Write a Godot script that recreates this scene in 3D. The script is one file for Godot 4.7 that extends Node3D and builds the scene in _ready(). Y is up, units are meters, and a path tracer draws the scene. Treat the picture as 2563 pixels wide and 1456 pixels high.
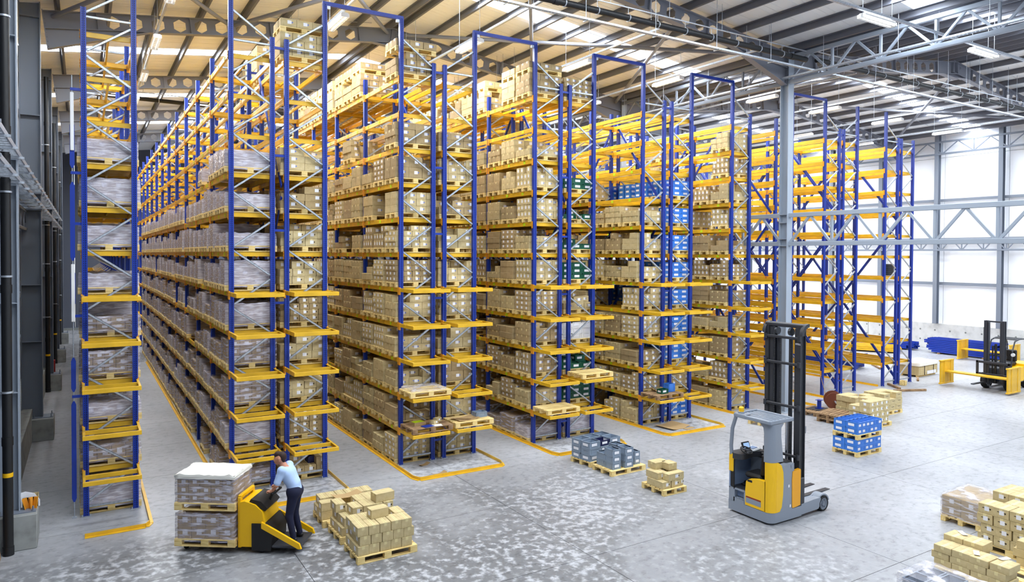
extends Node3D

# ---------------------------------------------------------------- places
# x runs across the hall from the grey wall (x = -2), z = 0 is the front of the racks and the aisles run to -z
const LEV0 := 0.97
const LEVD := 0.957
const BAY := 2.82
const FD := 0.96
const HS := 11.08
const HT := 12.14
const RIDGE1 := 10.43
const RIDGE2 := 33.9
const VALLEY := 22.17
const EAVE_L := -1.05
const EAVE_R := 45.4
const ROOF_Y := 14.85
const PITCH := 0.122
const FRAMES := [-19.0, -10.0, -1.05, 8.25, 17.4, 26.3, 35.2]
const STRIPS := [-16.4, -6.2, 3.5, 13.8, 23.0, 32.0]

var M := {}
var names := {}
var G := {}
var rng := RandomNumberGenerator.new()

func _ready():
	rng.seed = 20240611
	# camera
	var cam := Camera3D.new()
	cam.name = "camera"
	cam.projection = Camera3D.PROJECTION_FRUSTUM
	cam.near = 0.1
	cam.far = 300.0
	var fpx := 1755.7
	cam.size = 1456.0 / fpx * cam.near
	cam.frustum_offset = Vector2((1281.5 - 1282.3) / fpx, (669.8 - 728.0) / fpx) * cam.near
	cam.position = Vector3(0, 5.7636, 17.9196)
	cam.rotation_order = EULER_ORDER_YXZ
	cam.rotation = Vector3(deg_to_rad(-1.030), deg_to_rad(-31.484), deg_to_rad(0.261))
	add_child(cam)
	cam.current = true
	# daylight sky outside and the exposure
	var env := Environment.new()
	var sky := Sky.new()
	var psm := ProceduralSkyMaterial.new()
	psm.sky_top_color = Color(0.75, 0.85, 1.0)
	psm.sky_horizon_color = Color(0.92, 0.95, 1.0)
	psm.ground_bottom_color = Color(0.5, 0.5, 0.5)
	psm.ground_horizon_color = Color(0.9, 0.93, 0.97)
	sky.sky_material = psm
	env.background_mode = Environment.BG_SKY
	env.sky = sky
	env.tonemap_mode = Environment.TONE_MAPPER_LINEAR
	env.tonemap_exposure = EXPOSURE
	env.sdfgi_enabled = true
	env.ssao_enabled = true
	env.ssil_enabled = true
	var we := WorldEnvironment.new()
	we.name = "world"
	we.environment = env
	add_child(we)
	materials()
	rooflight_lights()
	floor_and_walls()
	roof()
	steelwork()
	lamps()
	racks()
	rack_loads()
	floor_stacks()
	reach_truck()
	stacker_and_driver()
	forklift()
	clutter()

const EXPOSURE := 2.0
const ROOFLIGHT_W := 42.0
const LAMP_W := 9.0

# daylight through the rooflight strips: one area light just under each glowing sheet
func rooflight_lights():
	for d in STRIPS:
		for s in [[RIDGE1, EAVE_L - 0.9, -1.0], [RIDGE1, VALLEY, 1.0], [RIDGE2, VALLEY, -1.0], [RIDGE2, EAVE_R + 0.9, 1.0]]:
			var len: float = absf(s[1] - s[0]) - 0.6
			var cx: float = (s[0] + s[1]) / 2.0
			var l := AreaLight3D.new()
			l.name = uniq("rooflight_glow")
			l.area_size = Vector2(len, 0.9)
			l.light_energy = ROOFLIGHT_W
			l.light_color = Color(0.93, 0.965, 1.0)
			l.area_range = 80.0
			l.area_attenuation = 2.0
			l.shadow_enabled = true
			l.position = Vector3(cx, roof_y(cx) - 0.12, -d)
			# the light shines along its -z: turned down, then tilted with the slope
			l.basis = Basis(Vector3(0, 0, 1), -s[2] * atan(PITCH)) * Basis(Vector3(1, 0, 0), -PI / 2)
			add_child(l)

func roof_y(x: float) -> float:
	return ROOF_Y - PITCH * (absf(x - RIDGE1) if x < VALLEY else absf(x - RIDGE2))

# ---------------------------------------------------------------- naming and tree helpers
func uniq(n: String) -> String:
	if not names.has(n):
		names[n] = 0
		return n
	names[n] += 1
	return "%s_%03d" % [n, names[n]]

func thing(called: String, label: String, cat: String, at := Vector3.ZERO, turn := 0.0, group := "", kind := "") -> Node3D:
	var o := Node3D.new()
	o.name = uniq(called)
	tag(o, label, cat, group, kind)
	o.position = at
	o.rotation.y = turn
	add_child(o)
	return o

func tag(o: Node, label := "", cat := "", group := "", kind := ""):
	if label != "": o.set_meta("label", label)
	if cat != "": o.set_meta("category", cat)
	if group != "": o.set_meta("group", group)
	if kind != "": o.set_meta("kind", kind)

func part(par: Node, called: String, mesh: Mesh, mat: Material = null, at := Vector3.ZERO, basis := Basis.IDENTITY) -> MeshInstance3D:
	var m := MeshInstance3D.new()
	m.name = pname(par, called)
	m.mesh = mesh
	if mat: m.material_override = mat
	m.transform = Transform3D(basis, at)
	par.add_child(m)
	return m

func sub(par: Node, called: String, at := Vector3.ZERO) -> Node3D:
	var n := Node3D.new()
	n.name = pname(par, called)
	n.position = at
	par.add_child(n)
	return n

var pn := {}
func pname(par: Node, called: String) -> String:
	if par == self: return uniq(called)
	var k := str(par.get_instance_id()) + called
	if not pn.has(k):
		pn[k] = 0
		return called
	pn[k] += 1
	return "%s_%03d" % [called, pn[k]]

func solo(called: String, mesh: Mesh, mat: Material, label: String, cat: String, at := Vector3.ZERO, basis := Basis.IDENTITY, group := "", kind := "") -> MeshInstance3D:
	var m := part(self, called, mesh, mat, at, basis)
	tag(m, label, cat, group, kind)
	return m

func copy_of(src: Node3D, label: String, at: Vector3, turn := 0.0, group := "") -> Node3D:
	var c: Node3D = src.duplicate()
	var base := str(src.name)
	var re := RegEx.create_from_string("_\\d{3}$")
	c.name = uniq(re.sub(base, ""))
	c.position = at
	c.rotation = Vector3(0, turn, 0)
	c.set_meta("label", label)
	if group != "": c.set_meta("group", group)
	add_child(c)
	return c

# ---------------------------------------------------------------- mesh kit
class Kit:
	var v := PackedVector3Array()
	var n := PackedVector3Array()
	var u := PackedVector2Array()
	var t := Transform3D.IDENTITY
	func tri(a: Vector3, b: Vector3, c: Vector3, ua := Vector2.ZERO, ub := Vector2.ZERO, uc := Vector2.ZERO):
		var A := t * a
		var B := t * b
		var C := t * c
		var nn := (B - A).cross(C - A).normalized()
		v.append_array([A, C, B]); n.append_array([nn, nn, nn]); u.append_array([ua, uc, ub])
	func trin(a: Vector3, b: Vector3, c: Vector3, na: Vector3, nb: Vector3, nc: Vector3):
		v.append_array([t * a, t * c, t * b]); n.append_array([t.basis * na, t.basis * nc, t.basis * nb]); u.append_array([Vector2.ZERO, Vector2.ZERO, Vector2.ZERO])
	# a, b, c, d counter-clockwise seen from outside
	func quad(a: Vector3, b: Vector3, c: Vector3, d: Vector3, us := 1.0, vs := 1.0):
		tri(a, b, c, Vector2(0, 0), Vector2(us, 0), Vector2(us, vs))
		tri(a, c, d, Vector2(0, 0), Vector2(us, vs), Vector2(0, vs))
	func box(c: Vector3, s: Vector3, b := Basis.IDENTITY):
		var h := s / 2.0
		var p := []
		for i in 8:
			p.append(c + b * Vector3(h.x if i & 1 else -h.x, h.y if i & 2 else -h.y, h.z if i & 4 else -h.z))
		quad(p[4], p[5], p[7], p[6]); quad(p[1], p[0], p[2], p[3])
		quad(p[5], p[1], p[3], p[7]); quad(p[0], p[4], p[6], p[2])
		quad(p[6], p[7], p[3], p[2]); quad(p[0], p[1], p[5], p[4])
	# box with chamfered edges
	func cbox(c: Vector3, s: Vector3, e: float, b := Basis.IDENTITY):
		var h := s / 2.0
		e = minf(e, minf(h.x, minf(h.y, h.z)) * 0.9)
		var ax := [Vector3(1, 0, 0), Vector3(0, 1, 0), Vector3(0, 0, 1)]
		for a in 3:
			var i := (a + 1) % 3
			var j := (a + 2) % 3
			for sg in [1.0, -1.0]:
				var q := []
				for k in [[-1, -1], [1, -1], [1, 1], [-1, 1]]:
					q.append(c + b * (ax[a] * h[a] * sg + ax[i] * (h[i] - e) * k[0] + ax[j] * (h[j] - e) * k[1]))
				if sg > 0: quad(q[0], q[1], q[2], q[3])
				else: quad(q[3], q[2], q[1], q[0])
		for a in 3:
			var i := (a + 1) % 3
			var j := (a + 2) % 3
			for si in [1.0, -1.0]:
				for sj in [1.0, -1.0]:
					var q := []
					for k in [-1.0, 1.0]:
						q.append(c + b * (ax[a] * (h[a] - e) * k + ax[i] * h[i] * si + ax[j] * (h[j] - e) * sj))
						q.append(c + b * (ax[a] * (h[a] - e) * k + ax[i] * (h[i] - e) * si + ax[j] * h[j] * sj))
					if si * sj > 0: quad(q[0], q[2], q[3], q[1])
					else: quad(q[1], q[3], q[2], q[0])
		for sx in [1.0, -1.0]:
			for sy in [1.0, -1.0]:
				for sz in [1.0, -1.0]:
					var px := c + b * Vector3(h.x * sx, (h.y - e) * sy, (h.z - e) * sz)
					var py := c + b * Vector3((h.x - e) * sx, h.y * sy, (h.z - e) * sz)
					var pz := c + b * Vector3((h.x - e) * sx, (h.y - e) * sy, h.z * sz)
					if sx * sy * sz > 0: tri(px, py, pz)
					else: tri(px, pz, py)
	func bar(a: Vector3, b: Vector3, w: float, h: float, up := Vector3.UP):
		var d := b - a
		var z := d.normalized()
		if absf(z.dot(up)) > 0.99: up = Vector3(1, 0, 0)
		var x := up.cross(z).normalized()
		var y := z.cross(x)
		box((a + b) / 2.0, Vector3(w, h, d.length()), Basis(x, y, z))
	func tube(a: Vector3, b: Vector3, r: float, seg := 10, r2 := -1.0, caps := true):
		if r2 < 0: r2 = r
		var z := (b - a).normalized()
		var up := Vector3.UP if absf(z.y) < 0.9 else Vector3(1, 0, 0)
		var x := up.cross(z).normalized()
		var y := z.cross(x)
		for i in seg:
			var a0 := TAU * i / seg
			var a1 := TAU * (i + 1) / seg
			var d0 := x * cos(a0) + y * sin(a0)
			var d1 := x * cos(a1) + y * sin(a1)
			trin(a + d0 * r, a + d1 * r, b + d1 * r2, d0, d1, d1)
			trin(a + d0 * r, b + d1 * r2, b + d0 * r2, d0, d1, d0)
			if caps:
				if r2 > 0.0001: tri(b, b + d0 * r2, b + d1 * r2)
				if r > 0.0001: tri(a, a + d1 * r, a + d0 * r)
	func path(pts: Array, r: float, seg := 8):
		for i in pts.size() - 1:
			tube(pts[i], pts[i + 1], r, seg)
			if i > 0: ball(pts[i], r, 5, seg)
	func ball(c: Vector3, r: float, rings := 6, seg := 10, sc := Vector3.ONE):
		for i in rings:
			var t0 := PI * i / rings
			var t1 := PI * (i + 1) / rings
			for j in seg:
				var p0 := TAU * j / seg
				var p1 := TAU * (j + 1) / seg
				var q := []
				for k in [[t0, p0], [t1, p0], [t1, p1], [t0, p1]]:
					q.append(Vector3(sin(k[0]) * sin(k[1]), cos(k[0]), sin(k[0]) * cos(k[1])))
				trin(c + q[0] * r * sc, c + q[1] * r * sc, c + q[2] * r * sc, q[0], q[1], q[2])
				trin(c + q[0] * r * sc, c + q[2] * r * sc, c + q[3] * r * sc, q[0], q[2], q[3])
	# polygon (counter-clockwise in x, y) pushed from z0 to z1
	func prism(poly: PackedVector2Array, z0: float, z1: float, smooth := false):
		var k := poly.size()
		var area := 0.0
		for i in k: area += poly[i].cross(poly[(i + 1) % k])
		if area < 0: poly.reverse()
		for i in k:
			var p := poly[i]
			var q := poly[(i + 1) % k]
			if smooth:
				var pp := poly[(i + k - 1) % k]
				var qq := poly[(i + 2) % k]
				var n1 := ((q - p).normalized() + (p - pp).normalized()).normalized()
				var n2 := ((qq - q).normalized() + (q - p).normalized()).normalized()
				if n1.dot((q - p).normalized()) < 0.8: n1 = (q - p).normalized()
				if n2.dot((q - p).normalized()) < 0.8: n2 = (q - p).normalized()
				var m1 := Vector3(n1.y, -n1.x, 0)
				var m2 := Vector3(n2.y, -n2.x, 0)
				trin(Vector3(p.x, p.y, z0), Vector3(q.x, q.y, z0), Vector3(q.x, q.y, z1), m1, m2, m2)
				trin(Vector3(p.x, p.y, z0), Vector3(q.x, q.y, z1), Vector3(p.x, p.y, z1), m1, m2, m1)
			else:
				quad(Vector3(p.x, p.y, z0), Vector3(q.x, q.y, z0), Vector3(q.x, q.y, z1), Vector3(p.x, p.y, z1))
		var idx := Geometry2D.triangulate_polygon(poly)
		for i in range(0, idx.size(), 3):
			var a := poly[idx[i]]
			var b := poly[idx[i + 1]]
			var c := poly[idx[i + 2]]
			if (b - a).cross(c - a) < 0:
				var w := b
				b = c
				c = w
			tri(Vector3(a.x, a.y, z1), Vector3(b.x, b.y, z1), Vector3(c.x, c.y, z1))
			tri(Vector3(a.x, a.y, z0), Vector3(c.x, c.y, z0), Vector3(b.x, b.y, z0))
	# profile of (radius, height) turned about y
	func lathe(prof: Array, seg := 16):
		for i in prof.size() - 1:
			var p: Vector2 = prof[i]
			var q: Vector2 = prof[i + 1]
			var d := (q - p).normalized()
			for j in seg:
				var a0 := TAU * j / seg
				var a1 := TAU * (j + 1) / seg
				var e0 := Vector3(sin(a0), 0, cos(a0))
				var e1 := Vector3(sin(a1), 0, cos(a1))
				var n0 := e0 * d.y - Vector3(0, d.x, 0)
				var n1 := e1 * d.y - Vector3(0, d.x, 0)
				var P0 := e0 * p.x + Vector3(0, p.y, 0)
				var P1 := e1 * p.x + Vector3(0, p.y, 0)
				var Q0 := e0 * q.x + Vector3(0, q.y, 0)
				var Q1 := e1 * q.x + Vector3(0, q.y, 0)
				trin(P0, P1, Q1, n0, n1, n1)
				trin(P0, Q1, Q0, n0, n1, n0)
	func mesh(mat: Material = null, into: ArrayMesh = null) -> ArrayMesh:
		var am := into if into else ArrayMesh.new()
		if v.size() == 0: return am
		var ar := []
		ar.resize(Mesh.ARRAY_MAX)
		ar[Mesh.ARRAY_VERTEX] = v
		ar[Mesh.ARRAY_NORMAL] = n
		ar[Mesh.ARRAY_TEX_UV] = u
		am.add_surface_from_arrays(Mesh.PRIMITIVE_TRIANGLES, ar)
		if mat: am.surface_set_material(am.get_surface_count() - 1, mat)
		return am

func boxm(s: Vector3, mat: Material = null, e := 0.0, c := Vector3.ZERO) -> ArrayMesh:
	var k := Kit.new()
	if e > 0.0: k.cbox(c, s, e)
	else: k.box(c, s)
	return k.mesh(mat)

# a mesh made once and kept under a key
func once(key: String, make: Callable) -> Mesh:
	if not G.has(key): G[key] = make.call()
	return G[key]

static func rrect(w: float, h: float, r: float, seg := 4) -> PackedVector2Array:
	var p := PackedVector2Array()
	for q in [[w / 2 - r, h / 2 - r, 0.0], [-w / 2 + r, h / 2 - r, PI / 2], [-w / 2 + r, -h / 2 + r, PI], [w / 2 - r, -h / 2 + r, PI * 1.5]]:
		for i in seg + 1:
			var a: float = q[2] + PI / 2 * i / seg
			p.append(Vector2(q[0] + r * cos(a), q[1] + r * sin(a)))
	return p

# ---------------------------------------------------------------- materials
func mat(key: String, c: Color, rough := 0.6, metal := 0.0, spec := 0.5) -> StandardMaterial3D:
	var m := StandardMaterial3D.new()
	m.resource_name = key
	m.albedo_color = c
	m.roughness = rough
	m.metallic = metal
	m.metallic_specular = spec
	M[key] = m
	return m

func noise_tex(sd: int, freq: float, size: int, ramp: Array, octaves := 4, gain := 0.5) -> NoiseTexture2D:
	var f := FastNoiseLite.new()
	f.seed = sd
	f.noise_type = FastNoiseLite.TYPE_SIMPLEX_SMOOTH
	f.fractal_gain = gain
	f.frequency = freq
	f.fractal_octaves = octaves
	var g := Gradient.new()
	var offs := PackedFloat32Array()
	var cols := PackedColorArray()
	for r in ramp:
		offs.append(r[0]); cols.append(r[1])
	g.offsets = offs
	g.colors = cols
	var t := NoiseTexture2D.new()
	t.width = size
	t.height = size
	t.seamless = true
	t.noise = f
	t.color_ramp = g
	return t

func skin(m: StandardMaterial3D, t: Texture2D, sc: Vector3, world := false):
	m.albedo_texture = t
	m.uv1_triplanar = true
	m.uv1_world_triplanar = world
	m.uv1_scale = sc

func g1(a: float) -> Color: return Color(a, a, a)

func materials():
	# racking paint with rows of punched slots on the faces that carry uv
	var hole := Image.create(64, 32, false, Image.FORMAT_RGB8)
	hole.fill(Color.WHITE)
	for cx in [20, 44]:
		for y in 32:
			for x in 64:
				var d := Vector2((x - cx) / 4.6, (y - 16) / 8.5).length()
				if d < 1.0: hole.set_pixel(x, y, Color(0.22, 0.25, 0.36))
	var ht := ImageTexture.create_from_image(hole)
	mat("blue", Color(0.055, 0.20, 0.60), 0.38)
	mat("post", Color(0.055, 0.20, 0.60), 0.38).albedo_texture = ht
	mat("galv_post", Color(0.62, 0.66, 0.70), 0.42, 0.35).albedo_texture = ht
	skin(mat("orange", Color(0.93, 0.73, 0.15), 0.36), noise_tex(5, 0.012, 256, [[0.0, g1(0.9)], [1.0, g1(1.0)]]), Vector3.ONE * 0.7)
	mat("orange_deep", Color(0.91, 0.62, 0.16), 0.45)
	mat("yellow_tag", Color(0.78, 0.90, 0.05), 0.6)
	skin(mat("galv", Color(0.80, 0.83, 0.87), 0.38, 0.55), noise_tex(6, 0.03, 256, [[0.0, g1(0.82)], [1.0, g1(1.0)]]), Vector3.ONE * 2.0)
	var wr := [[0.0, Color(0.80, 0.70, 0.45)], [0.45, Color(0.93, 0.84, 0.60)], [1.0, Color(1.0, 0.95, 0.76)]]
	skin(mat("wood", Color(0.98, 0.95, 0.88), 0.75), noise_tex(7, 0.01, 256, wr, 5), Vector3(0.7, 6, 6))
	skin(mat("wood_old", Color(0.78, 0.72, 0.66), 0.85), noise_tex(8, 0.012, 256, [[0.0, Color(0.52, 0.42, 0.34)], [0.5, Color(0.78, 0.68, 0.54)], [1.0, Color(0.93, 0.84, 0.68)]], 5), Vector3(0.9, 4, 4))
	var cr := [[0.0, Color(0.90, 0.88, 0.84)], [0.5, Color(0.97, 0.96, 0.94)], [1.0, Color(1.0, 1.0, 1.0)]]
	var ct := noise_tex(9, 0.02, 256, cr, 4)
	var k := mat("carton", Color(0.81, 0.74, 0.56), 0.8)
	skin(k, ct, Vector3.ONE * 1.2)
	k = mat("carton_dark", Color(0.69, 0.60, 0.43), 0.8)
	skin(k, ct, Vector3.ONE * 1.2)
	k = mat("carton_tint", Color(1, 1, 1), 0.8)
	skin(k, ct, Vector3.ONE * 1.2)
	k.vertex_color_use_as_albedo = true
	mat("seam", Color(0.42, 0.32, 0.19), 0.9)
	mat("tape", Color(0.87, 0.81, 0.60), 0.35)
	mat("white_label", Color(0.93, 0.93, 0.95), 0.55)
	mat("blue_dot", Color(0.25, 0.42, 0.85), 0.5)
	mat("print", Color(0.20, 0.16, 0.12), 0.8)
	mat("paper", Color(0.95, 0.94, 0.90), 0.7)
	mat("cardboard", Color(0.72, 0.60, 0.42), 0.85)
	mat("grey_crate", Color(0.53, 0.59, 0.66), 0.45)
	mat("blue_crate", Color(0.25, 0.51, 0.86), 0.35)
	mat("navy_crate", Color(0.06, 0.09, 0.30), 0.4)
	mat("green_crate", Color(0.04, 0.33, 0.24), 0.45)
	# stretch film: milky, wrinkled and shiny
	var f := mat("film", Color(0.90, 0.89, 0.92, 1.0), 0.16)
	f.transparency = BaseMaterial3D.TRANSPARENCY_ALPHA
	skin(f, noise_tex(11, 0.02, 256, [[0.0, Color(0.93, 0.92, 0.96, 0.42)], [0.45, Color(0.95, 0.94, 0.98, 0.52)], [0.68, Color(0.99, 0.99, 1, 0.70)], [1.0, Color(1, 1, 1, 0.96)]], 5), Vector3(0.5, 3.4, 0.5))
	f.normal_enabled = true
	var fn := noise_tex(12, 0.02, 256, [[0.0, g1(0)], [1.0, g1(1)]], 5)
	fn.color_ramp = null
	fn.as_normal_map = true
	fn.bump_strength = 4.5
	f.normal_texture = fn
	f.normal_scale = 1.0
	M["film_mid"] = f.duplicate()
	M["film_mid"].albedo_texture = noise_tex(14, 0.016, 256, [[0.0, Color(0.84, 0.82, 0.86, 0.16)], [0.5, Color(0.88, 0.86, 0.90, 0.28)], [0.70, Color(0.97, 0.97, 1, 0.58)], [1.0, Color(1, 1, 1, 0.95)]], 5)
	M["film_clear"] = f.duplicate()
	M["film_clear"].albedo_texture = noise_tex(13, 0.014, 256, [[0.0, Color(1, 1, 1, 0.10)], [0.5, Color(1, 1, 1, 0.26)], [0.72, Color(1, 1, 1, 0.7)], [1.0, Color(1, 1, 1, 0.92)]], 5)
	# concrete and shell
	concrete_floor()
	skin(mat("concrete", Color(0.62, 0.63, 0.62), 0.85), noise_tex(15, 0.012, 512, [[0.0, g1(0.78)], [0.5, g1(0.94)], [1.0, g1(1.0)]], 5), Vector3.ONE * 0.4)
	mat("concrete_pale", Color(0.80, 0.80, 0.79), 0.85)
	skin(M["concrete_pale"], noise_tex(16, 0.012, 512, [[0.0, g1(0.88)], [0.5, g1(0.97)], [1.0, g1(1.0)]], 5), Vector3.ONE * 0.3)
	mat("plug", Color(0.46, 0.47, 0.46), 0.9)
	mat("steel", Color(0.46, 0.49, 0.54), 0.5)
	mat("steel_pale", Color(0.60, 0.64, 0.69), 0.45)
	mat("steel_roof", Color(0.50, 0.51, 0.55), 0.5)
	mat("clad_dark", Color(0.27, 0.29, 0.34), 0.6)
	mat("clad_white", Color(0.93, 0.94, 0.96), 0.45)
	mat("deck", Color(0.93, 0.935, 0.94), 0.5)
	mat("purlin", Color(0.40, 0.41, 0.45), 0.5)
	mat("black_pipe", Color(0.075, 0.08, 0.09), 0.45)
	mat("black", Color(0.085, 0.085, 0.095), 0.5)
	mat("rubber", Color(0.07, 0.07, 0.075), 0.8)
	mat("dark_metal", Color(0.20, 0.21, 0.235), 0.42)
	mat("mid_metal", Color(0.25, 0.26, 0.28), 0.4, 0.5)
	mat("chrome", Color(0.85, 0.87, 0.9), 0.15, 0.95)
	mat("truck_yellow", Color(0.98, 0.77, 0.07), 0.32)
	mat("truck_orange", Color(0.96, 0.67, 0.10), 0.35)
	mat("truck_grey", Color(0.55, 0.585, 0.635), 0.34)
	mat("truck_blue", Color(0.45, 0.53, 0.66), 0.5)
	mat("truck_red", Color(0.55, 0.17, 0.10), 0.5)
	mat("yellow_paint", Color(0.96, 0.74, 0.02), 0.4)
	mat("red", Color(0.65, 0.09, 0.09), 0.5)
	mat("rust", Color(0.42, 0.20, 0.11), 0.7)
	mat("lamp_white", Color(0.92, 0.92, 0.92), 0.4)
	var e := mat("lamp_glow", Color(1, 1, 1), 0.5)
	e.emission_enabled = true
	e.emission = Color(1.0, 0.99, 0.96)
	e.emission_energy_multiplier = 0.55
	e = mat("sky_glow", Color(0.95, 0.97, 1.0), 0.5)
	e.emission_enabled = true
	e.emission = Color(0.93, 0.965, 1.0)
	e.emission_energy_multiplier = 3.0
	e = mat("screen_glow", Color(0.3, 0.35, 0.4), 0.3)
	e.emission_enabled = true
	e.emission = Color(0.55, 0.68, 0.85)
	e.emission_energy_multiplier = 0.6
	mat("person_skin", Color(0.80, 0.56, 0.44), 0.55)
	mat("shirt", Color(0.70, 0.80, 0.95), 0.8)
	mat("trousers", Color(0.06, 0.08, 0.20), 0.85)
	mat("hair", Color(0.17, 0.08, 0.05), 0.7)

# the slab's own look: worn, scuffed and stained concrete, laid out once over the whole hall
func concrete_floor():
	var n := 2048
	var a := FastNoiseLite.new()
	a.seed = 31
	a.frequency = 0.0045
	a.fractal_octaves = 5
	var b := FastNoiseLite.new()
	b.seed = 32
	b.frequency = 0.09
	b.fractal_octaves = 5
	b.fractal_gain = 0.65
	var ia := a.get_image(n, n, false, false, true)
	var ib := b.get_image(n, n, false, false, true)
	var da := ia.get_data()
	var db := ib.get_data()
	var out := PackedByteArray()
	out.resize(n * n * 3)
	# 48 m by 48 m, x from -2, z from -24 to 24
	for y in n:
		var z := y * 48.0 / n - 24.0
		for x in n:
			var X := x * 48.0 / n - 2.0
			var i := y * n + x
			var p: float = da[i] / 255.0
			var q: float = db[i] / 255.0
			# the worn yard in front of the racks is blotched, the aisles are smooth
			var worn := clampf((z - 1.5) / 1.5, 0.0, 1.0) * clampf(1.35 - absf(X - 4.0) / 8.5, 0.0, 1.0)
			var patch := clampf((p * 0.40 + q * 0.8 - 0.595) * 5.0, 0.0, 1.0)
			var g := 0.675 + (p - 0.5) * 0.15 + (q - 0.5) * 0.06
			g = lerpf(g, lerpf(0.44, 0.76, patch), worn * clampf((p - 0.25) * 4.0, 0.25, 0.85))
			# white cement dust swept up inside the guide rails at the rack ends
			if z > 0.1 and z < 1.48 and X > 2.9 and X < 18.6 and fposmod(X - 2.9, 4.355) < 2.6:
				g += 0.13 * clampf((q - 0.32) * 5.0, 0.0, 1.0)
			out[i * 3] = int(clampf(g * 0.99, 0, 1) * 255)
			out[i * 3 + 1] = int(clampf(g * 1.0, 0, 1) * 255)
			out[i * 3 + 2] = int(clampf(g * 1.025, 0, 1) * 255)
	var im := Image.create_from_data(n, n, false, Image.FORMAT_RGB8, out)
	var m := mat("floor", Color(1, 1, 1), 0.42)
	m.albedo_texture = ImageTexture.create_from_image(im)
	m.detail_enabled = true
	m.detail_blend_mode = BaseMaterial3D.BLEND_MODE_MUL
	m.detail_uv_layer = BaseMaterial3D.DETAIL_UV_2
	m.uv2_triplanar = true
	m.uv2_world_triplanar = true
	m.uv2_scale = Vector3(0.20, 0.20, 0.27)
	m.detail_albedo = noise_tex(33, 0.016, 1024, [[0.0, g1(0.72)], [0.22, g1(0.88)], [0.40, g1(0.965)], [1.0, g1(1.0)]], 8, 0.66)
	m.roughness_texture = noise_tex(34, 0.01, 512, [[0.0, g1(0.75)], [1.0, g1(1.3)]], 4)

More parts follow.
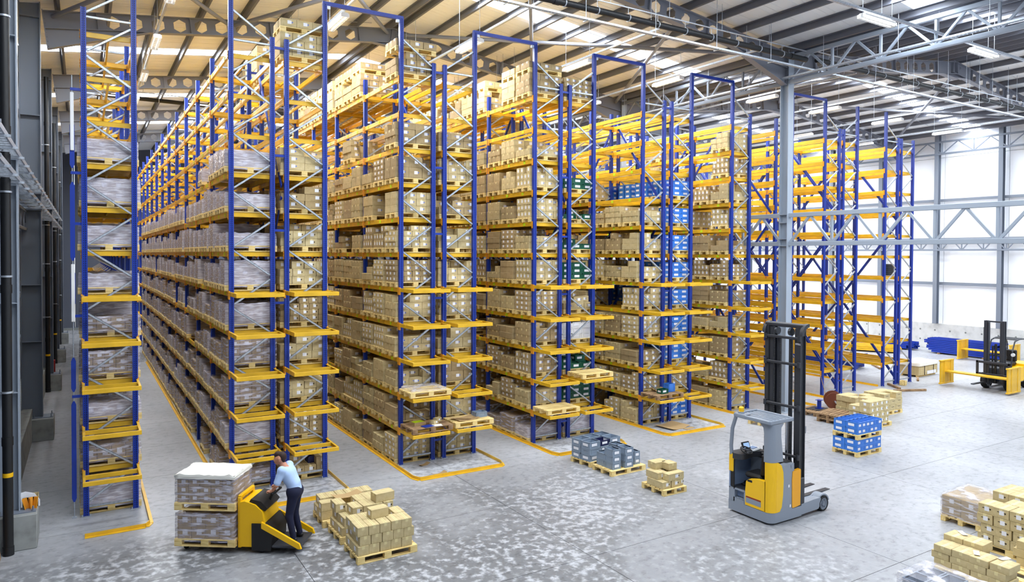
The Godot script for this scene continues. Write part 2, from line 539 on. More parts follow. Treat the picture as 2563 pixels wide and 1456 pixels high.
# ---------------------------------------------------------------- floor, walls
func floor_and_walls():
	var fl := thing("floor", "grey power-floated concrete slab floor with saw-cut joints and dark scuffs", "floor", Vector3.ZERO, 0, "", "structure")
	part(fl, "sub_base", boxm(Vector3(49, 0.3, 76)), M.plug, Vector3(22, -0.19, -9))
	# sawn bays: joints every 4.83 m across and 3.2 m along
	var xs := [-2.3]
	var x := -1.38
	while x < 46.4:
		xs.append(x)
		x += 4.83
	xs.append(46.4)
	var zs := []
	var d := -26.5
	while d < 46.0:
		zs.append(d)
		d += 3.2
	# one joint falls at d = -0.95, -4.15, -7.35, -10.55
	for i in xs.size() - 1:
		for j in zs.size() - 1:
			var x0: float = xs[i]
			var x1: float = xs[i + 1]
			var d0: float = zs[j] - 0.05
			var d1: float = zs[j + 1] - 0.05
			var k := Kit.new()
			var g := 0.006
			var a := Vector3(x0 + g, 0, -d0 - g)
			var b := Vector3(x1 - g, 0, -d0 - g)
			var c := Vector3(x1 - g, 0, -d1 + g)
			var e := Vector3(x0 + g, 0, -d1 + g)
			var dn := Vector3(0, -0.04, 0)
			k.quad(a, b, c, e)
			k.quad(a + dn, b + dn, b, a); k.quad(b + dn, c + dn, c, b); k.quad(c + dn, e + dn, e, c); k.quad(e + dn, a + dn, a, e)
			for q in k.v.size():
				k.u[q] = Vector2((k.v[q].x + 2.0) / 48.0, (k.v[q].z + 24.0) / 48.0)
			part(fl, "slab", k.mesh(), M.floor)
	# the left wall: dado of concrete, dark sheeting behind the columns
	var wl := thing("wall_left", "dark grey sheeted side wall with a low concrete upstand and grey steel columns", "wall", Vector3.ZERO, 0, "", "structure")
	var w := Kit.new()
	for i in 74:
		w.box(Vector3(-2.35 + (0.015 if i % 2 else 0.0), 7.0, 26.5 - i - 0.5), Vector3(0.2, 14.4, 0.985))
	part(wl, "sheeting", w.mesh(), M.clad_dark)
	part(wl, "backing", boxm(Vector3(0.1, 14.6, 74)), M.clad_dark, Vector3(-2.5, 7.2, -10))
	part(wl, "upstand", boxm(Vector3(0.7, 0.95, 62), null, 0.01), M.concrete, Vector3(-1.70, 0.475, -32.6))
	for y in [2.35, 4.1, 6.75, 9.3, 11.5]:
		part(wl, "rail", boxm(Vector3(0.08, 0.18, 62)), M.steel, Vector3(-2.15, y, -20.0))
	var colm := Kit.new()
	i_column(colm, 12.9, 0.55, 0.3)
	for y in [2.35, 4.1, 6.4, 6.9, 9.3, 12.3]:
		for s in [-1.0, 1.0]:
			colm.box(Vector3(0, y, s * 0.08), Vector3(0.5, 0.02, 0.14))
	var cm := colm.mesh()
	var blockm := boxm(Vector3(0.62, 0.68, 0.85), null, 0.015)
	for dd in FRAMES:
		part(wl, "column", cm, M.steel_pale if dd == -1.05 else M.steel, Vector3(EAVE_L - 0.30, 0.68, -dd))
		var b := part(wl, "footing", blockm, M.concrete, Vector3(-1.10, 0.34, -dd))
		var bolts := Kit.new()
		for sx in [-0.2, 0.24]:
			for sz in [-0.25, 0.25]:
				bolts.tube(Vector3(sx, 0.34, sz), Vector3(sx, 0.45, sz), 0.018, 6)
				bolts.tube(Vector3(sx, 0.345, sz), Vector3(sx, 0.375, sz), 0.035, 6)
		bolts.box(Vector3(0, 0.35, 0), Vector3(0.58, 0.02, 0.6))
		part(b, "anchor_bolt", bolts.mesh(), M.steel)
	# diagonal struts of the wall between near columns
	for q in [[3.0, 12.6, 7.4, 9.6], [0.0, 7.0, 7.3, 6.6], [2.0, 4.6, 7.9, 4.15]]:
		var kk := Kit.new()
		kk.bar(Vector3(-1.85, q[1], -q[0]), Vector3(-1.85, q[3], -q[2]), 0.1, 0.14)
		part(wl, "wall_brace", kk.mesh(), M.steel)
	# right wall
	var wr := thing("wall_right", "bright white panel wall with grey posts and rails above a pale concrete upstand", "wall", Vector3.ZERO, 0, "", "structure")
	var panel := boxm(Vector3(0.12, 2.58, 3.58), null, 0.006)
	for i in 20:
		for j in 5:
			part(wr, "wall_panel", panel, M.clad_white, Vector3(46.12, 2.88 + j * 2.6, 19.72 - i * 3.6 + 1.8))
	part(wr, "backing", boxm(Vector3(0.2, 14.6, 76)), M.steel, Vector3(46.35, 7.2, -10))
	for i in 10:
		part(wr, "upstand", boxm(Vector3(0.34, 1.6, 7.18), null, 0.01), M.concrete_pale, Vector3(45.95, 0.8, 22.2 - i * 7.2))
	var pl := Kit.new()
	for i in 60:
		for j in 2:
			pl.tube(Vector3(45.775, 0.55 + j * 0.62, 14 - i * 0.9), Vector3(45.772, 0.55 + j * 0.62, 14 - i * 0.9), 0.055, 8)
	tag(part(wr, "tie_hole", pl.mesh(), M.plug), "", "", "", "stuff")
	var rc := Kit.new()
	i_column(rc, 12.0, 0.3, 0.24)
	var rcm := rc.mesh()
	for i in 19:
		part(wr, "column", rcm, M.steel, Vector3(45.62, 1.6, 19.5 - i * 3.6))
	for y in [4.1, 6.75, 9.3]:
		for i in 19:
			part(wr, "rail", boxm(Vector3(0.1, 0.16, 3.4), null, 0.01), M.steel, Vector3(45.85, y, 17.7 - i * 3.6))
	# end walls, one far behind the racks, one behind the camera
	var wb := thing("wall_back", "dark grey sheeted end wall far behind the racks", "wall", Vector3.ZERO, 0, "", "structure")
	var wf := thing("wall_front", "pale sheeted end wall behind the viewer", "wall", Vector3.ZERO, 0, "", "structure")
	for i in 25:
		part(wb, "wall_panel", boxm(Vector3(1.92, 15.2, 0.2), null, 0.01), M.clad_dark, Vector3(-1.5 + i * 1.95, 7.6, -46.1))
		part(wf, "wall_panel", boxm(Vector3(1.92, 15.2, 0.2), null, 0.01), M.clad_white, Vector3(-1.5 + i * 1.95, 7.6, 26.4))
	# dark ventilation opening in the white wall
	var vent := thing("wall_panel_box", "small black louvred box on the white far wall between the last racks", "wall box", Vector3(45.98, 4.53, -9.1))
	part(vent, "body", boxm(Vector3(0.18, 0.75, 0.95), null, 0.02), M.black, Vector3(0, 0.375, 0))
	for i in 5:
		part(vent, "louvre", boxm(Vector3(0.03, 0.03, 0.82)), M.dark_metal, Vector3(-0.1, 0.12 + i * 0.13, 0), Basis(Vector3(0, 0, 1), 0.5))

func i_column(k: Kit, h: float, depth: float, fl: float):
	# web along x, flanges across z
	k.box(Vector3(0, h / 2, 0), Vector3(depth - 0.03, h, 0.016))
	k.box(Vector3(depth / 2 - 0.012, h / 2, 0), Vector3(0.024, h, fl))
	k.box(Vector3(-depth / 2 + 0.012, h / 2, 0), Vector3(0.024, h, fl))

# ---------------------------------------------------------------- roof
func roof():
	var ce := thing("ceiling", "pitched steel roof of pale deck sheets with bright rooflight strips and dark purlins", "ceiling", Vector3.ZERO, 0, "", "structure")
	var slopes := [[EAVE_L - 1.2, RIDGE1], [RIDGE1, VALLEY], [VALLEY, RIDGE2], [RIDGE2, EAVE_R + 1.2]]
	# sheets run up the slope; some are rooflights
	var cuts := []
	var d := -26.6
	while d < 46.5:
		var strip := -999.0
		for s in STRIPS:
			if d < s - 0.47 and d + 1.45 > s - 0.47: strip = s
		if strip > -900:
			cuts.append([d, strip - 0.47, 0])
			cuts.append([strip - 0.47, strip + 0.47, 1])
			d = strip + 0.47
		else:
			cuts.append([d, d + 1.0, 0])
			d += 1.0
	for s in slopes:
		var x0: float = s[0]
		var x1: float = s[1]
		var L := Vector2(x1 - x0, roof_y(x1 - 0.001 if x1 != VALLEY else x1 - 0.001) - roof_y(x0 + 0.001)).length()
		var up: float = signf(roof_y(x1 - 0.01) - roof_y(x0 + 0.01))
		var b := Basis(Vector3(0, 0, 1), up * atan(PITCH))
		var cx := (x0 + x1) / 2.0
		part(ce, "roof_slab", boxm(Vector3(L + 0.1, 0.2, 74)), M.clad_dark, Vector3(cx, roof_y(cx) + 0.25, -9.8), b)
		for c in cuts:
			var wd: float = c[1] - c[0]
			if wd < 0.04: continue
			var key := "sheet%.2f_%.3f" % [L, wd]
			var ms: Mesh = once(key, func():
				var k := Kit.new()
				k.box(Vector3.ZERO, Vector3(L, 0.04, wd - 0.012))
				# shallow stiffening ribs pressed into the sheet
				for r in 2: k.box(Vector3(0, -0.023, (r - 0.5) * wd * 0.5), Vector3(L, 0.008, 0.04))
				return k.mesh())
			part(ce, "rooflight" if c[2] else "roof_panel", ms, M.sky_glow if c[2] else M.deck, Vector3(cx, roof_y(cx) + 0.03, -(c[0] + c[1]) / 2.0), b)
		# purlins along the hall on top of the rafters
		var n := int(round(L / 1.36))
		for i in n + 1:
			var px := lerpf(x0 + 0.25, x1 - 0.12, float(i) / n)
			var pm: Mesh = once("purlin", func():
				var k := Kit.new()
				k.box(Vector3(0, 0, 0), Vector3(0.018, 0.22, 72))
				k.box(Vector3(0.035, -0.10, 0), Vector3(0.08, 0.02, 72))
				k.box(Vector3(-0.035, 0.10, 0), Vector3(0.08, 0.02, 72))
				return k.mesh())
			part(ce, "purlin", pm, M.purlin, Vector3(px, roof_y(px) - 0.11, -9.8), b)
	# castellated rafters with hexagonal holes
	var r1 := rafter(VALLEY - RIDGE1 + 0.02)
	for dd in FRAMES:
		for s in [[EAVE_L, 1.0], [VALLEY, -1.0], [VALLEY, 1.0], [EAVE_R, -1.0]]:
			var b := Basis(Vector3(0, 1, 0), 0.0 if s[1] > 0 else PI) * Basis(Vector3(0, 0, 1), atan(PITCH))
			var xx: float = s[0] + s[1] * 0.02
			part(ce, "rafter", r1, M.steel_roof, Vector3(xx, roof_y(xx) - 0.22, -dd), b)
	# round bracing tubes under the purlins
	var br := [
		[RIDGE1 + 0.2, 8.25, VALLEY - 0.4, -1.05], [RIDGE1 + 6.6, 8.25, RIDGE1 + 0.4, -1.05],
		[RIDGE1 - 0.2, 8.25, 4.2, -1.05], [EAVE_L + 0.3, 8.25, 4.4, -1.05], [4.6, 8.25, RIDGE1 - 0.2, -1.05], [4.4, 8.25, -0.9, -1.05],
		[VALLEY - 0.4, 8.25, RIDGE1 + 6.4, -1.05],
		[RIDGE2 + 0.2, 8.25, EAVE_R - 0.4, -1.05], [EAVE_R - 0.4, 8.25, RIDGE2 + 0.4, -1.05], [VALLEY + 0.4, 8.25, RIDGE2 - 0.2, -1.05], [RIDGE2 - 0.2, 8.25, VALLEY + 0.4, -1.05]]
	for q in br:
		var k := Kit.new()
		k.tube(Vector3(q[0], roof_y(q[0]) - 0.38, -q[1]), Vector3(q[2], roof_y(q[2]) - 0.38, -q[3]), 0.07, 10)
		part(ce, "bracing_tube", k.mesh(), M.steel_roof)
	# thin sag rods between the purlins
	for q in [[2.7, 3.9, 8.0], [5.4, 5.5, 8.0], [13.0, 0.5, 3.0], [16.0, 4.4, 7.5], [17.6, 1.0, 4.0], [28.0, -3.0, 1.0], [39.0, 1.0, 5.0]]:
		var k := Kit.new()
		k.tube(Vector3(q[0], roof_y(q[0]) - 0.1, -q[1]), Vector3(q[0] + 1.36, roof_y(q[0] + 1.36) - 0.1, -q[1]), 0.012, 6)
		k.tube(Vector3(q[0] + 2.7, roof_y(q[0] + 2.7) - 0.1, -q[2]), Vector3(q[0] + 4.1, roof_y(q[0] + 4.1) - 0.1, -q[2]), 0.012, 6)
		part(ce, "sag_rod", k.mesh(), M.galv)

# built along +x from the eave, top at y = 0
func rafter(run: float) -> ArrayMesh:
	var L := run / cos(atan(PITCH)) - 0.02
	var k := Kit.new()
	var T := 0.012
	var D := 0.54
	var hz := 0.19
	var cell := 0.66
	var x0 := 1.55
	var cells := int((L - 1.2 - x0) / cell)
	var web := func(poly: PackedVector2Array): k.prism(poly, -T / 2, T / 2)
	web.call(PackedVector2Array([Vector2(0, 0), Vector2(0, -D), Vector2(x0, -D), Vector2(x0, 0)]))
	var xe := x0 + cells * cell
	web.call(PackedVector2Array([Vector2(xe, 0), Vector2(xe, -D), Vector2(L, -D), Vector2(L, 0)]))
	for i in cells:
		var a := x0 + i * cell
		var cx := a + cell / 2
		var yc := -D / 2
		var hx := []
		for j in 6:
			var an := PI / 6.0 + PI / 3.0 * j
			hx.append(Vector2(cx + cos(an) * 0.215, yc + sin(an) * 0.215))
		# hexagon with points up and down; the web round it in six pieces
		var tl := Vector2(a, 0)
		var tr := Vector2(a + cell, 0)
		var bl := Vector2(a, -D)
		var brr := Vector2(a + cell, -D)
		var ml := Vector2(a, yc)
		var mr := Vector2(a + cell, yc)
		web.call(PackedVector2Array([tr, hx[1], hx[0]]))
		web.call(PackedVector2Array([tl, hx[1], tr]))
		web.call(PackedVector2Array([tl, hx[2], hx[1]]))
		web.call(PackedVector2Array([tl, ml, hx[3], hx[2]]))
		web.call(PackedVector2Array([ml, bl, hx[3]]))
		web.call(PackedVector2Array([bl, hx[4], hx[3]]))
		web.call(PackedVector2Array([bl, brr, hx[4]]))
		web.call(PackedVector2Array([brr, hx[5], hx[4]]))
		web.call(PackedVector2Array([brr, mr, hx[0], hx[5]]))
		web.call(PackedVector2Array([mr, tr, hx[0]]))
	k.box(Vector3(L / 2, -0.012, 0), Vector3(L, 0.024, 0.24))
	k.box(Vector3(L / 2, -D, 0), Vector3(L, 0.024, 0.24))
	# haunch at the eave and at the ridge
	web.call(PackedVector2Array([Vector2(0.0, -D), Vector2(0.0, -D - 0.62), Vector2(2.9, -D)]))
	k.bar(Vector3(0, -D - 0.62, 0), Vector3(2.9, -D - 0.005, 0), 0.24, 0.02)
	web.call(PackedVector2Array([Vector2(L, -D), Vector2(L - 1.25, -D), Vector2(L, -D - 0.24)]))
	k.bar(Vector3(L - 1.25, -D, 0), Vector3(L, -D - 0.24, 0), 0.24, 0.02)
	# stiffeners and end plates
	for x in [0.0, x0 - 0.1, x0 + cell * 4, x0 + cell * 8, xe, L]:
		k.box(Vector3(x, -D / 2, 0), Vector3(0.02, D, 0.22))
	k.box(Vector3(0.0, -D / 2 - 0.3, 0), Vector3(0.03, D + 0.64, 0.26))
	for y in 8:
		for z in [-0.08, 0.08]: k.tube(Vector3(0.0, -0.1 - y * 0.14, z), Vector3(0.04, -0.1 - y * 0.14, z), 0.02, 6)
	return k.mesh()

# ---------------------------------------------------------------- valley steel, girders, pipes, trays
func girder(label: String, x: float, d0: float, d1: float, yb: float, yt: float, w: float, panel: float, m: Material):
	var o := thing("lattice_girder", label, "girder", Vector3(x, yb, 0), 0, "", "structure")
	var h := yt - yb
	part(o, "chord", boxm(Vector3(w, w * 1.1, d1 - d0), null, 0.01), m, Vector3(0, w * 0.55, -(d0 + d1) / 2))
	part(o, "chord", boxm(Vector3(w, w * 1.1, d1 - d0), null, 0.01), m, Vector3(0, h - w * 0.55, -(d0 + d1) / 2))
	var n := int(round((d1 - d0) / panel))
	var p := (d1 - d0) / n
	for i in n:
		var a := d0 + i * p
		for q in [[a + 0.06, a + p / 2 - 0.03, 0], [a + p - 0.06, a + p / 2 + 0.03, 0], [a + p, a + p, 1]]:
			if q[2] and i == n - 1: continue
			var k := Kit.new()
			var s := w * 0.55
			k.bar(Vector3(0, w, -q[0]), Vector3(0, h - w, -q[1]), s, s)
			part(o, "web_member", k.mesh(), m)

func steelwork():
	# valley columns
	var k := Kit.new()
	i_column(k, 13.3, 0.36, 0.30)
	for y in [6.15, 6.4, 7.0, 7.3, 12.1]:
		for s in [-1.0, 1.0]: k.box(Vector3(0, y, s * 0.08), Vector3(0.33, 0.02, 0.14))
	k.box(Vector3(0, 0.015, 0), Vector3(0.5, 0.03, 0.5))
	var cm := k.mesh()
	var cl := ["tall grey steel column standing between the rack rows behind the reach truck", "grey steel valley column further in between the empty racks", "third grey valley column deep among the racks"]
	var i := 0
	for dd in [-1.05, 8.25, 17.4, 26.3, -10.0, -19.0]:
		var c := solo("column", cm, M.steel_pale, cl[i] if i < 3 else "grey steel valley column hidden in row %d from the front" % i, "column", Vector3(VALLEY, 0, -dd), Basis(Vector3(0, 1, 0), PI / 2), "", "structure")
		i += 1
	for j in FRAMES.size() - 1:
		var a: float = FRAMES[j] + 0.16
		var b: float = FRAMES[j + 1] - 0.16
		var where: String = ["behind the viewer", "over the open floor before the near column", "behind the near column", "above the empty racks", "deep over the racks", "at the far end"][j]
		girder("grey upper lattice girder at roof height " + where, VALLEY - 0.1, a, b, 12.05, 13.1, 0.13, 1.79, M.steel_pale if j < 2 else M.steel)
		girder("grey lower lattice girder at mid height " + where, VALLEY, a, b, 6.15, 7.35, 0.14, 1.79, M.steel_pale)
	girder("grey lattice girder under the eaves of the white wall", 45.5, -20.0, 38.0, 12.1, 12.95, 0.1, 1.8, M.steel)
	girder("grey lattice girder at mid height along the white wall", 45.5, -20.0, 38.0, 6.15, 6.95, 0.1, 1.2, M.steel)
	girder("small dark lattice girder along the dark left wall", -1.5, 0.0, 34.0, 6.45, 7.1, 0.08, 1.2, M.steel)
	# hanging rainwater pipes across the hall with a carrier rail
	hanging_pipe("long black rainwater pipe slung under the roof of the left bay", 9.5, VALLEY - 0.3, -2.05, 12.72)
	hanging_pipe("long black rainwater pipe slung under the roof of the right bay", VALLEY + 0.3, EAVE_R, -2.05, 12.80)
	hanging_pipe("black rainwater pipe crossing above the lone left rack row", EAVE_L, 9.0, 19.3, 13.0)
	# down pipes on the left columns
	var lab := ["black down pipe with white flecks on the nearest left column", "second black down pipe along the left wall", "third black down pipe along the left wall", "fourth black down pipe along the left wall"]
	var n := 0
	for q in [[-1.24, -1.58, 13.0], [-1.25, 16.86, 13.0], [-1.25, 25.76, 12.5], [-1.25, 34.66, 12.5]]:
		var o := thing("down_pipe", lab[n], "pipe", Vector3(q[0], 0, -q[1]))
		var p := Kit.new()
		p.tube(Vector3(0, 0.0, 0), Vector3(0, q[2], 0), 0.085, 14)
		for y in [0.0, 2.1, 5.0, 8.0, 11.0]: p.tube(Vector3(0, y, 0), Vector3(0, y + 0.16, 0), 0.096, 14)
		part(o, "pipe", p.mesh(), M.black_pipe)
		for y in [3.1, 5.3, 6.9, 10.2]:
			var c := Kit.new()
			c.tube(Vector3(0, y, 0), Vector3(0, y + 0.035, 0), 0.102, 14)
			c.box(Vector3(-0.14, y + 0.017, 0), Vector3(0.14, 0.035, 0.03))
			part(o, "clamp", c.mesh(), M.galv)
		var t := Kit.new()
		t.tube(Vector3(0, 1.50, 0), Vector3(0, 1.58, 0), 0.088, 14)
		part(o, "marker_band", t.mesh(), M.yellow_paint)
		n += 1
	# cable trays
	cable_tray("perforated steel cable tray slung across the left bay in front of the racks", Vector3(6.0, 12.32, 2.2), Vector3(VALLEY - 0.1, 12.32, 2.2), 0.12)
	cable_tray("perforated steel cable tray slung across the right bay", Vector3(VALLEY + 0.2, 12.3, 2.25), Vector3(45.0, 12.3, 2.25), 0.12)
	cable_tray("perforated cable tray clipped along the upper lattice girder", Vector3(VALLEY - 0.4, 12.2, 14.0), Vector3(VALLEY - 0.4, 12.2, -8.0), 0.14)
	ladder_tray("galvanised cable ladder along the left wall, upper of the two", -1.2, 7.65, -14.0, 30.0)
	ladder_tray("galvanised cable ladder along the left wall, lower of the two", -1.2, 7.18, -14.0, 30.0)

func hanging_pipe(label: String, x0: float, x1: float, d: float, y: float):
	var o := thing("rainwater_pipe", label, "pipe", Vector3(0, y, -d))
	var p := Kit.new()
	p.tube(Vector3(x0, 0, 0), Vector3(x1, 0, 0), 0.095, 14)
	var x := x0 + 1.5
	while x < x1:
		p.tube(Vector3(x, 0, 0), Vector3(x + 0.18, 0, 0), 0.108, 14)
		x += 5.0
	part(o, "pipe", p.mesh(), M.black_pipe)
	var r := Kit.new()
	r.box(Vector3((x0 + x1) / 2, 0.3, 0), Vector3(x1 - x0, 0.03, 0.03))
	part(o, "carrier_rail", r.mesh(), M.galv)
	x = x0 + 0.7
	while x < x1 - 0.2:
		var c := Kit.new()
		c.tube(Vector3(x, 0, 0), Vector3(x + 0.03, 0, 0), 0.112, 14)
		c.tube(Vector3(x + 0.015, 0.1, 0), Vector3(x + 0.015, 0.3, 0), 0.008, 6)
		part(o, "pipe_clip", c.mesh(), M.galv)
		x += 1.15
	x = x0 + 1.2
	while x < x1 - 0.2:
		var c := Kit.new()
		c.tube(Vector3(x, 0.3, 0), Vector3(x, roof_y(x) - y - 0.1, 0), 0.008, 6)
		part(o, "hanger_rod", c.mesh(), M.galv)
		x += 2.3

func cable_tray(label: String, a: Vector3, b: Vector3, w: float):
	var o := thing("cable_tray", label, "cable tray", a)
	var d := b - a
	var L := d.length()
	var z := d / L
	var x := Vector3.UP.cross(z)
	var bs := Basis(x, Vector3.UP, z)
	var hole: Material = M.galv
	var k := Kit.new()
	# rungs of metal between the slots, and the two upstands
	var n := int(L / 0.11)
	for i in n: k.box(Vector3(0, 0, (i + 0.5) * L / n), Vector3(w, 0.004, 0.075))
	for s in [-1.0, 1.0]:
		k.box(Vector3(s * w / 2, 0.025, L / 2), Vector3(0.004, 0.055, L))
	k.box(Vector3(0, 0.02, L / 2), Vector3(w * 0.5, 0.02, L))
	part(o, "tray", k.mesh(), hole, Vector3.ZERO, bs)
	var q := 0.8
	while q < L:
		var c := Kit.new()
		var p := a + z * q
		c.tube(Vector3(0, 0.0, 0), Vector3(0, roof_y(p.x) - p.y - 0.1, 0), 0.009, 6)
		c.box(Vector3(0, -0.02, 0), Vector3(0.24 if absf(z.z) > 0.5 else 0.04, 0.03, 0.04 if absf(z.z) > 0.5 else 0.24))
		part(o, "hanger_rod", c.mesh(), M.galv, z * q)
		q += 2.6

func ladder_tray(label: String, x: float, y: float, d0: float, d1: float):
	var o := thing("cable_ladder", label, "cable ladder", Vector3(x, y, -d0))
	var L := d1 - d0
	for s in [-1.0, 1.0]:
		var k := Kit.new()
		k.box(Vector3(s * 0.17, 0, -L / 2), Vector3(0.025, 0.09, L))
		part(o, "side_rail", k.mesh(), M.galv)
	for i in int(L / 0.3):
		part(o, "rung", once("rung", func(): return boxm(Vector3(0.33, 0.03, 0.04))), M.galv, Vector3(0, 0, -i * 0.3 - 0.1))
	for i in int(L / 1.5):
		var k := Kit.new()
		k.box(Vector3(-0.22, -0.07, 0), Vector3(0.95, 0.045, 0.045))
		part(o, "bracket_arm", once("ladder_arm", func(): return k.mesh()), M.galv, Vector3(0, 0, -i * 1.5 - 0.5))
	var c := Kit.new()
	for i in 2: c.tube(Vector3(-0.12 + i * 0.07, 0.02, 0), Vector3(-0.12 + i * 0.07, 0.02, -L), 0.014, 6)
	part(o, "cable", c.mesh(), M.black)

# ---------------------------------------------------------------- lamps
func lamp_mesh():
	if G.has("lamp"): return G.lamp
	var k := Kit.new()
	# housing 1.5 m long with wire guard and two tubes below
	k.cbox(Vector3(0, 0.06, 0), Vector3(0.20, 0.07, 1.5), 0.02)
	for s in [-1.0, 1.0]:
		k.box(Vector3(s * 0.11, 0.0, 0), Vector3(0.008, 0.08, 1.5), Basis(Vector3(0, 0, 1), s * 0.35))
		k.box(Vector3(0, 0.01, s * 0.755), Vector3(0.24, 0.10, 0.02))
	G.lamp = k.mesh()
	var g := Kit.new()
	for s in [-1.0, 1.0]: g.tube(Vector3(s * 0.06, -0.01, -0.72), Vector3(s * 0.06, -0.01, 0.72), 0.02, 8)
	G.lamp_tube = g.mesh()
	var wg := Kit.new()
	for i in 8: wg.box(Vector3(0, -0.055, -0.7 + i * 0.2), Vector3(0.24, 0.006, 0.006))
	for s in [-1.0, 1.0]: wg.box(Vector3(s * 0.06, -0.055, 0), Vector3(0.006, 0.006, 1.5))
	G.lamp_guard = wg.mesh()
	return G.lamp

func lamp(label: String, at: Vector3, turn: float, grp: String, rod: bool):
	lamp_mesh()
	var o := thing("ceiling_lamp", label, "lamp", at, turn, grp)
	part(o, "housing", G.lamp, M.lamp_white)
	part(o, "tube", G.lamp_tube, M.lamp_glow)
	part(o, "guard", G.lamp_guard, M.galv)
	for s in [-0.7, 0.7]:
		var k := Kit.new()
		var p := at + Basis(Vector3(0, 1, 0), turn) * Vector3(0, 0, s)
		k.tube(Vector3(0, 0.1, s), Vector3(0, roof_y(p.x) - at.y - 0.05, s), 0.007, 6)
		part(o, "hanger_wire", k.mesh(), M.galv)
	var l := AreaLight3D.new()
	l.name = "lamp_light"
	l.area_size = Vector2(0.22, 1.5)
	l.light_energy = LAMP_W
	l.light_color = Color(0.98, 0.99, 1.0)
	l.area_range = 60.0
	l.area_attenuation = 2.0
	l.shadow_enabled = true
	l.position = Vector3(0, -0.075, 0)
	l.basis = Basis(Vector3(1, 0, 0), -PI / 2)
	o.add_child(l)

const AISLES := [[2.02, "aisle beside the lone left rack"], [6.355, "second aisle"], [10.71, "third aisle"], [15.06, "fourth aisle"], [19.42, "fifth aisle"], [24.93, "aisle right of the grey column"], [29.27, "aisle between the empty racks"], [34.3, "gangway by the white wall"], [40.0, "bay beside the white wall"]]
const NTH := ["first", "second", "third", "fourth", "fifth", "sixth", "seventh", "eighth", "ninth", "tenth"]

func lamps():
	for a in AISLES:
		var x: float = a[0]
		var y := 12.5
		var o := thing("lamp_rail", "thin galvanised lamp rail hung over the " + a[1], "lamp rail", Vector3(x, y + 0.2, 0))
		part(o, "rail", boxm(Vector3(0.06, 0.06, 43.0)), M.galv, Vector3(0, 0, -19.5))
		for i in 10:
			var k := Kit.new()
			k.tube(Vector3(0, 0, 0), Vector3(0, roof_y(x) - y - 0.3, 0), 0.008, 6)
			part(o, "hanger_rod", k.mesh(), M.galv, Vector3(0, 0, 1.5 - i * 4.5))
		for i in 8:
			lamp("caged fluorescent lamp over the %s, %s from the front" % [a[1], NTH[i]], Vector3(x, y, -(2.3 + i * 5.0)), 0, "caged fluorescent lamps under the roof", true)
	# rails across the open floor in front
	for q in [[-6.4, "over open floor before the racks"]]:
		var o := thing("lamp_rail", "galvanised lamp rail slung across the hall " + q[1], "lamp rail", Vector3(0, 12.55, -q[0]))
		part(o, "rail", boxm(Vector3(44.0, 0.07, 0.07)), M.galv, Vector3(22.0, 0, 0))
		for i in 15:
			var k := Kit.new()
			var x := 1.2 + i * 3.0
			k.tube(Vector3(x, 0, 0), Vector3(x, roof_y(x) - 12.6, 0), 0.008, 6)
			part(o, "hanger_rod", k.mesh(), M.galv)
		for i in 7:
			lamp("caged fluorescent lamp on cross rail %s, %s from left" % [q[1], NTH[i]], Vector3(1.3 + i * 5.9 + (0.0 if q[0] > -10 else 0.6), 12.35, -q[0]), PI / 2, "caged fluorescent lamps under the roof", true)

# ---------------------------------------------------------------- racks
# post with slotted front and aisle faces; width across x, depth along z
func post_mesh(h: float) -> ArrayMesh:
	var k := Kit.new()
	var w := 0.11
	var dp := 0.10
	var v := h / 0.05
	for s in [1.0, -1.0]:
		var z: float = dp / 2 * s
		# slotted faces, with a shallow groove between two slot rows
		for q in [[-w / 2, -0.017, z, z], [-0.017, -0.008, z, z - 0.010 * s], [-0.008, 0.008, z - 0.010 * s, z - 0.010 * s], [0.008, 0.017, z - 0.010 * s, z], [0.017, w / 2, z, z]]:
			var a := Vector3(q[0], 0, q[2])
			var b := Vector3(q[1], 0, q[3])
			var up := Vector3(0, h, 0)
			var u0: float = q[0] / w + 0.5
			var u1: float = q[1] / w + 0.5
			if s > 0:
				k.tri(a, b, b + up, Vector2(u0, 0), Vector2(u1, 0), Vector2(u1, v))
				k.tri(a, b + up, a + up, Vector2(u0, 0), Vector2(u1, v), Vector2(u0, v))
			else:
				k.tri(b, a, a + up, Vector2(u1, 0), Vector2(u0, 0), Vector2(u0, v))
				k.tri(b, a + up, b + up, Vector2(u1, 0), Vector2(u0, v), Vector2(u1, v))
		# side faces
		var x: float = w / 2 * s
		var up2 := Vector3(0, h, 0)
		var c := Vector3(x, 0, dp / 2 * s)
		var e := Vector3(x, 0, -dp / 2 * s)
		k.tri(c, e, e + up2, Vector2(0, 0), Vector2(1, 0), Vector2(1, v))
		k.tri(c, e + up2, c + up2, Vector2(0, 0), Vector2(1, v), Vector2(0, v))
	k.quad(Vector3(-w / 2, h, dp / 2), Vector3(w / 2, h, dp / 2), Vector3(w / 2, h, -dp / 2), Vector3(-w / 2, h, -dp / 2), 0.1, 0.1)
	return k.mesh(M.post)

